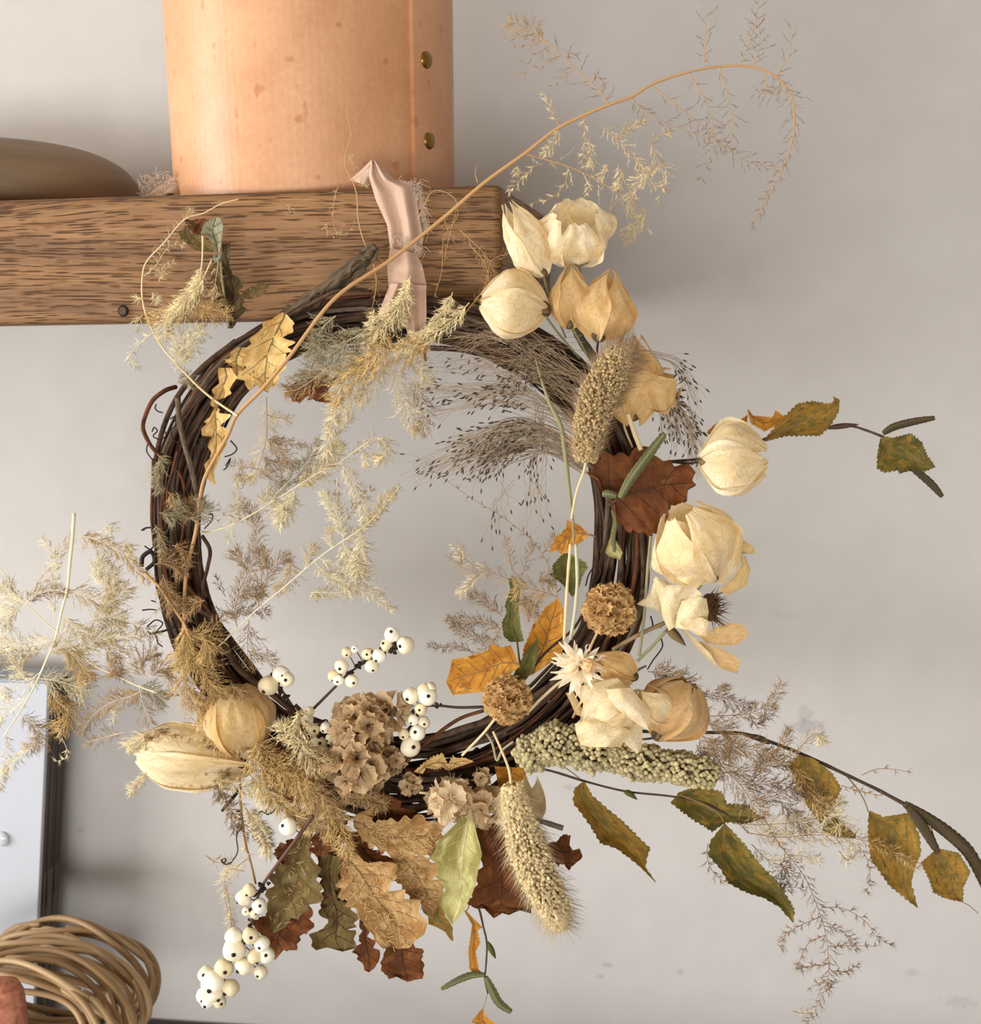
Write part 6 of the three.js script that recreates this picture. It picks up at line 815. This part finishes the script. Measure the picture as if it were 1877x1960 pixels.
{ // 10 lower right
  const f = new Fern('reddish-tan fern spray trailing down the wall past the lower pod group', pt('K', 640, 400, 0.36), std(0x8a6244, 0.8), 112); const Z = 0.358;
  const B = [[[[430, 80], [520, 90], [600, 130], [660, 200]], 80, 'tan', 26], [[[480, 110], [560, 180], [640, 240], [680, 300]], 90, 'tan', 26], [[[640, 170], [740, 190], [800, 210], [890, 235]], 30, 'brown', 20], [[[670, 275], [800, 270], [870, 262], [940, 230], [980, 190], [1010, 130]], 40, 'tan', 22], [[[720, 160], [770, 150]], 12, 'tan', 12], [[[870, 262], [900, 310], [940, 280], [980, 230]], 24, 'brown', 16], [[[640, 330], [700, 400], [760, 500], [830, 570], [880, 640], [930, 700]], 90, 'tan', 40], [[[660, 380], [760, 400], [880, 420], [980, 440]], 80, 'tan', 36], [[[680, 300], [760, 330], [800, 400], [780, 460]], 80, 'tan', 34], [[[640, 400], [700, 460], [720, 540]], 60, 'tan', 30], [[[760, 520], [880, 510], [980, 480], [1050, 480]], 50, 'brown', 34], [[[830, 570], [920, 570], [1040, 570], [1090, 600]], 50, 'brown', 34], [[[880, 640], [980, 620], [1080, 590], [1180, 610]], 50, 'brown', 32], [[[880, 540], [930, 480], [1020, 400], [1040, 330]], 40, 'tan', 20], [[[980, 500], [1080, 420], [1160, 350], [1190, 390]], 36, 'pale', 20], [[[1050, 480], [1100, 550], [1150, 640], [1250, 640]], 50, 'gold', 28], [[[800, 740], [930, 745], [1060, 735], [1180, 710], [1280, 640]], 90, 'pale', 26], [[[860, 780], [1000, 800], [1150, 790], [1300, 800], [1450, 840], [1600, 930]], 90, 'gold', 26], [[[930, 700], [980, 800], [1050, 890], [1110, 970], [1150, 1060], [1180, 1140], [1205, 1230], [1215, 1330], [1215, 1400], [1195, 1470], [1150, 1560], [1110, 1620]], 60, 'brown', 20], [[[1000, 640], [1060, 700], [1120, 760]], 40, 'brown', 30], [[[1050, 890], [1000, 960], [980, 1010], [1100, 1020]], 30, 'brown', 22], [[[1180, 1105], [1280, 1110], [1380, 1170], [1430, 1240], [1500, 1270]], 14, 'brown', 10], [[[1180, 1145], [1080, 1190], [1020, 1230], [1010, 1290]], 16, 'brown', 10], [[[1200, 1225], [1130, 1260], [1090, 1340], [1095, 1380]], 10, 'brown', 8], [[[1195, 1185], [1260, 1200], [1310, 1240], [1330, 1290]], 14, 'brown', 12], [[[1215, 1275], [1300, 1270], [1420, 1275]], 10, 'brown', 8], [[[1215, 1350], [1140, 1360], [1070, 1365]], 10, 'brown', 8], [[[1225, 1380], [1290, 1385], [1340, 1355]], 10, 'brown', 8], [[[1200, 1470], [1230, 1440], [1190, 1430], [1130, 1455]], 8, 'brown', 8], [[[1060, 1555], [1100, 1565], [1150, 1560]], 6, 'cream', 6], [[[690, 830], [690, 900], [720, 960], [765, 995]], 10, 'brown', 10], [[[1340, 830], [1380, 890], [1395, 980], [1380, 1040]], 12, 'brown', 10], [[[1270, 575], [1350, 600], [1450, 620]], 8, 'tan', 8], [[[1360, 530], [1420, 505], [1500, 505], [1580, 520]], 4, 'tan', 6], [[[1140, 640], [1200, 700], [1280, 730], [1200, 800]], 40, 'pale', 26], [[[1000, 900], [1040, 950], [1020, 1010]], 20, 'brown', 20], [[[880, 830], [960, 900], [1080, 880], [1180, 900]], 40, 'cream', 24], [[[1260, 860], [1300, 900], [1320, 850]], 20, 'cream', 16]];
  for (const [b, n, c, re] of B) f.branch('K', b, Z, 0.85, { n, reach: re, per: 6, nl: 13, c, w: 0.62 });
  f.done();
}
{ // 11 fine brown sprigs inside lower right
  const f = new Fern('fine brown fern sprig inside the ring near the narrow green leaf', pt('I', 540, 800, 0.35), std(0x8f6a46, 0.8), 113); const Z = 0.346;
  const B = [[[[770, 445], [700, 420], [600, 390], [500, 350], [380, 300], [240, 290], [110, 200]], 60, 'tan', 24], [[[770, 450], [765, 380], [720, 260], [660, 160], [590, 80], [500, 10], [400, -60], [250, -150], [0, -330]], 20, 'brown', 8], [[[560, 430], [600, 500], [620, 560]], 40, 'tan', 26], [[[700, 420], [640, 460], [560, 500]], 40, 'tan', 26], [[[440, 560], [350, 480], [250, 430]], 40, 'brown', 22], [[[440, 640], [330, 600], [220, 590], [110, 580]], 60, 'brown', 20], [[[400, 700], [300, 690], [200, 650], [140, 610]], 50, 'brown', 18], [[[270, 780], [180, 740], [90, 750], [0, 735]], 30, 'brown', 12], [[[470, 580], [420, 650], [380, 730], [260, 790]], 20, 'tan', 14], [[[300, 310], [240, 370], [190, 440]], 26, 'pale', 16], [[[360, 290], [220, 220], [150, 130]], 16, 'pale', 14], [[[200, 250], [190, 150]], 10, 'pale', 10], [[[500, 290], [480, 180], [460, 90]], 14, 'tan', 14], [[[560, 310], [600, 200], [620, 120]], 14, 'tan', 14], [[[680, 190], [730, 120], [760, 80]], 12, 'tan', 14], [[[650, 360], [690, 340], [740, 360]], 30, 'tan', 20], [[[500, 320], [540, 370], [500, 450]], 40, 'gold', 20]];
  for (const [b, n, c, re] of B) f.branch('I', b, Z, 0.85, { n, reach: re, per: 5, nl: 11, c, w: 0.55 });
  f.done();
}
// ------------------------------------------------------------------ fine panicle grass
class Grass {
  constructor(label, base, seed) { this.o = thing('panicle_grass_spray', label, 'dried grass', base); this.r = rng(seed); this.g = []; this.sp = []; this.si = []; const ic = new THREE.IcosahedronGeometry(1, 0); this.ip = ic.attributes.position; }
  stalk(P, r0, r1) { this.g.push(tube(P, taper(r0, r1), 3, false)); }
  seed(p, d, l, w) { const b = this.sp.length / 3, Q = new THREE.Quaternion().setFromUnitVectors(V3(0, 1, 0), d), v = V3(); for (let i = 0; i < this.ip.count; i++) { v.set(this.ip.getX(i) * w, this.ip.getY(i) * l, this.ip.getZ(i) * w).applyQuaternion(Q).add(p); this.sp.push(v.x, v.y, v.z); this.si.push(b + i); } }
  // n stalks from a source area over a middle area to an end area, areas as [x, y, radius]
  spray(v, a, m, e, n, z, o = {}) {
    const r = this.r, j = (q, rho) => { const an = r() * 6.28, l = Math.sqrt(r()) * (q[2] ?? 0); const c = Math.cos(an) * l, s = Math.sin(an) * l * (q[3] ?? 1), ta = q[4] ?? 0; return [q[0] + c * Math.cos(ta) - s * Math.sin(ta), q[1] + c * Math.sin(ta) + s * Math.cos(ta)]; };
    for (let i = 0; i < n; i++) {
      const A = j(a), M = j(m), E = j(e), z0 = z + (r() - 0.5) * 0.012, z1 = z0 + (r() - 0.4) * 0.02; const P = curve([pt(v, ...A, z0), pt(v, lerp(A[0], M[0], 0.55), lerp(A[1], M[1], 0.55) - (o.arch ?? 10), (z0 + z1) / 2), pt(v, ...M, z1), pt(v, ...E, z1)], 16); this.stalk(P, o.r ?? 0.55, 0.32);
      const br = o.br ?? 4; for (let k = 0; k < br; k++) { const t = 0.45 + 0.55 * (k + r()) / br, q = P[Math.min(15, Math.floor(t * 16))], q2 = P[Math.min(16, Math.floor(t * 16) + 1)], d = q2.clone().sub(q).normalize(); const an = (r() - 0.5) * 1.5; d.set(d.x * Math.cos(an) - d.y * Math.sin(an), d.x * Math.sin(an) + d.y * Math.cos(an), d.z + (r() - 0.5) * 0.6).normalize(); const L = (14 + 30 * r()) * U, k1 = q.clone().addScaledVector(d, L * 0.5), d2 = d.clone().add(V3(0, -0.35, 0)).normalize(), k2 = k1.clone().addScaledVector(d2, L * 0.5); this.stalk([q.clone(), k1, k2], 0.34, 0.28); if (r() < (o.sd ?? 0.8)) this.seed(k2, d2, (4.2 + 1.8 * r()) * U, 1.5 * U); }
    }
  }
  done() { part(this.o, 'stalks', mergeGeometries(this.g), o_grass, true); const g = new THREE.BufferGeometry(); g.setAttribute('position', new THREE.Float32BufferAttribute(this.sp, 3)); g.setIndex(this.si); g.computeVertexNormals(); part(this.o, 'seeds', g, o_seed, true); }
}
const o_grass = std(0xa89274, 0.75), o_seed = std(0x3a2c20, 0.7);
{
  const g = new Grass('airy brown panicle grass sweeping from the upper ring into its opening', pt('D', 1460, 900, 0.365), 201);
  g.spray('D', [1400, 500, 150, 1.8], [1000, 300, 150, 0.7], [640, 330, 190, 0.6], 30, 0.36, { br: 2, sd: 0.3 });
  g.spray('D', [1420, 640, 120, 1.5], [1060, 480, 140, 0.6], [720, 480, 200, 0.6], 26, 0.362, { br: 3, sd: 0.4 });
  g.spray('D', [1440, 820, 60, 1.5], [1020, 640, 120, 0.7], [560, 680, 260, 0.5], 34, 0.358, { br: 4 });
  g.spray('D', [1450, 1010, 60, 1.4], [1030, 870, 110, 0.9], [720, 1010, 170, 0.8], 50, 0.362, { br: 4, arch: 60 });
  g.spray('D', [1470, 1080, 50], [1040, 980, 80], [760, 1100, 170, 0.6], 33, 0.36, { br: 4, arch: 70 });
  g.spray('D', [1400, 940, 40], [900, 900, 90], [480, 1120, 130, 0.8], 18, 0.362, { br: 4, arch: 80 });
  g.spray('D', [1200, 740, 60], [1160, 1000, 90, 1], [1170, 1380, 130, 1], 14, 0.356, { br: 3, arch: 0 });
  g.spray('D', [1000, 1180, 60], [960, 1300, 60], [910, 1450, 40, 1.4], 5, 0.352, { br: 3, arch: 0 });
  g.spray('D', [1480, 560, 40], [1200, 420, 120], [900, 640, 180, 0.6], 20, 0.364, { br: 4 });
  for (const rows of [[[1170, 420], [1210, 560], [1260, 700], [1320, 820], [1345, 960], [1370, 1180], [1395, 1400], [1402, 1570]]]) part(g.o, 'blade', tube(path('D', rows, 0.37, 30), t => U * (1 + 3.4 * Math.sin(Math.PI * t)), 5), stemGreen);
  g.done();
  const h = new Grass('brown panicle grass nodding outward behind the foxtail head and cream pods', pt('E', 1290, 1095, 0.35), 202);
  h.spray('E', [1280, 1100, 30], [1560, 1180, 40], [1720, 1500, 110, 1], 9, 0.346, { br: 3, arch: 20 });
  h.spray('E', [1300, 1520, 70], [1500, 1420, 60], [1660, 1760, 130, 1], 30, 0.346, { br: 3, arch: 30 });
  h.spray('E', [1330, 1500, 50], [1440, 1470, 50], [1530, 1720, 90, 1], 20, 0.344, { br: 3, arch: 20 });
  h.spray('E', [1560, 1500, 60], [1680, 1600, 60], [1680, 1900, 100, 1.6], 14, 0.344, { br: 2, arch: 30 });
  h.done();
}
// ------------------------------------------------------------------ straw stems along the outer right of the ring
{
  const S = [['pale straw stalk running straight down inside the ring from the foxtail head', 'I', [[850, 130], [835, 300], [825, 460], [812, 700]], 3, stemStraw], ['silvery split stalk beside the pale straw inside the ring', 'I', [[882, 130], [890, 330], [880, 500], [850, 700]], 3.4, std(0xb9b79a, 0.7)], ['stout straw stub above the chestnut oak leaf', 'F', [[285, 215], [310, 290], [345, 380]], 4.6, stemStraw], ['green stalk rising behind the largest pale pod', 'I', [[1330, 80], [1310, 300], [1290, 560], [1260, 800]], 3.2, stemGreen], ['green-grey stalk slanting under the crumpled flower', 'I', [[1420, 650], [1340, 740], [1250, 830]], 3, stemGreen], ['short grey twig end poking out beside the hanging foxtail head', 'S', [[1330, 790], [1420, 815], [1575, 865]], 5, std(0x6a5c4c, 0.8)], ['thin forked straw over the dark vines by the lower tan seed globe', 'S', [[890, 20], [940, 100], [985, 260], [1030, 170], [1130, 90]], 2.4, std(0x9a9478, 0.8)], ['thick dark green stems behind the upper pod cluster', 'E', [[830, 930], [880, 1030], [990, 1180]], 9, std(0x4a4630, 0.8)]];
  for (const [label, v, rows, r0, m] of S) { const P = path(v, rows, v === 'E' ? 0.346 : 0.364, 24); const g = thing('straw_stalk', label, 'stalk', P[P.length - 1]); part(g, 'stalk', tube(P, t => r0 * U * (1 + 0.1 * noise(t * 8, 3)), 6), m); }
}
renderer.render(scene, camera);
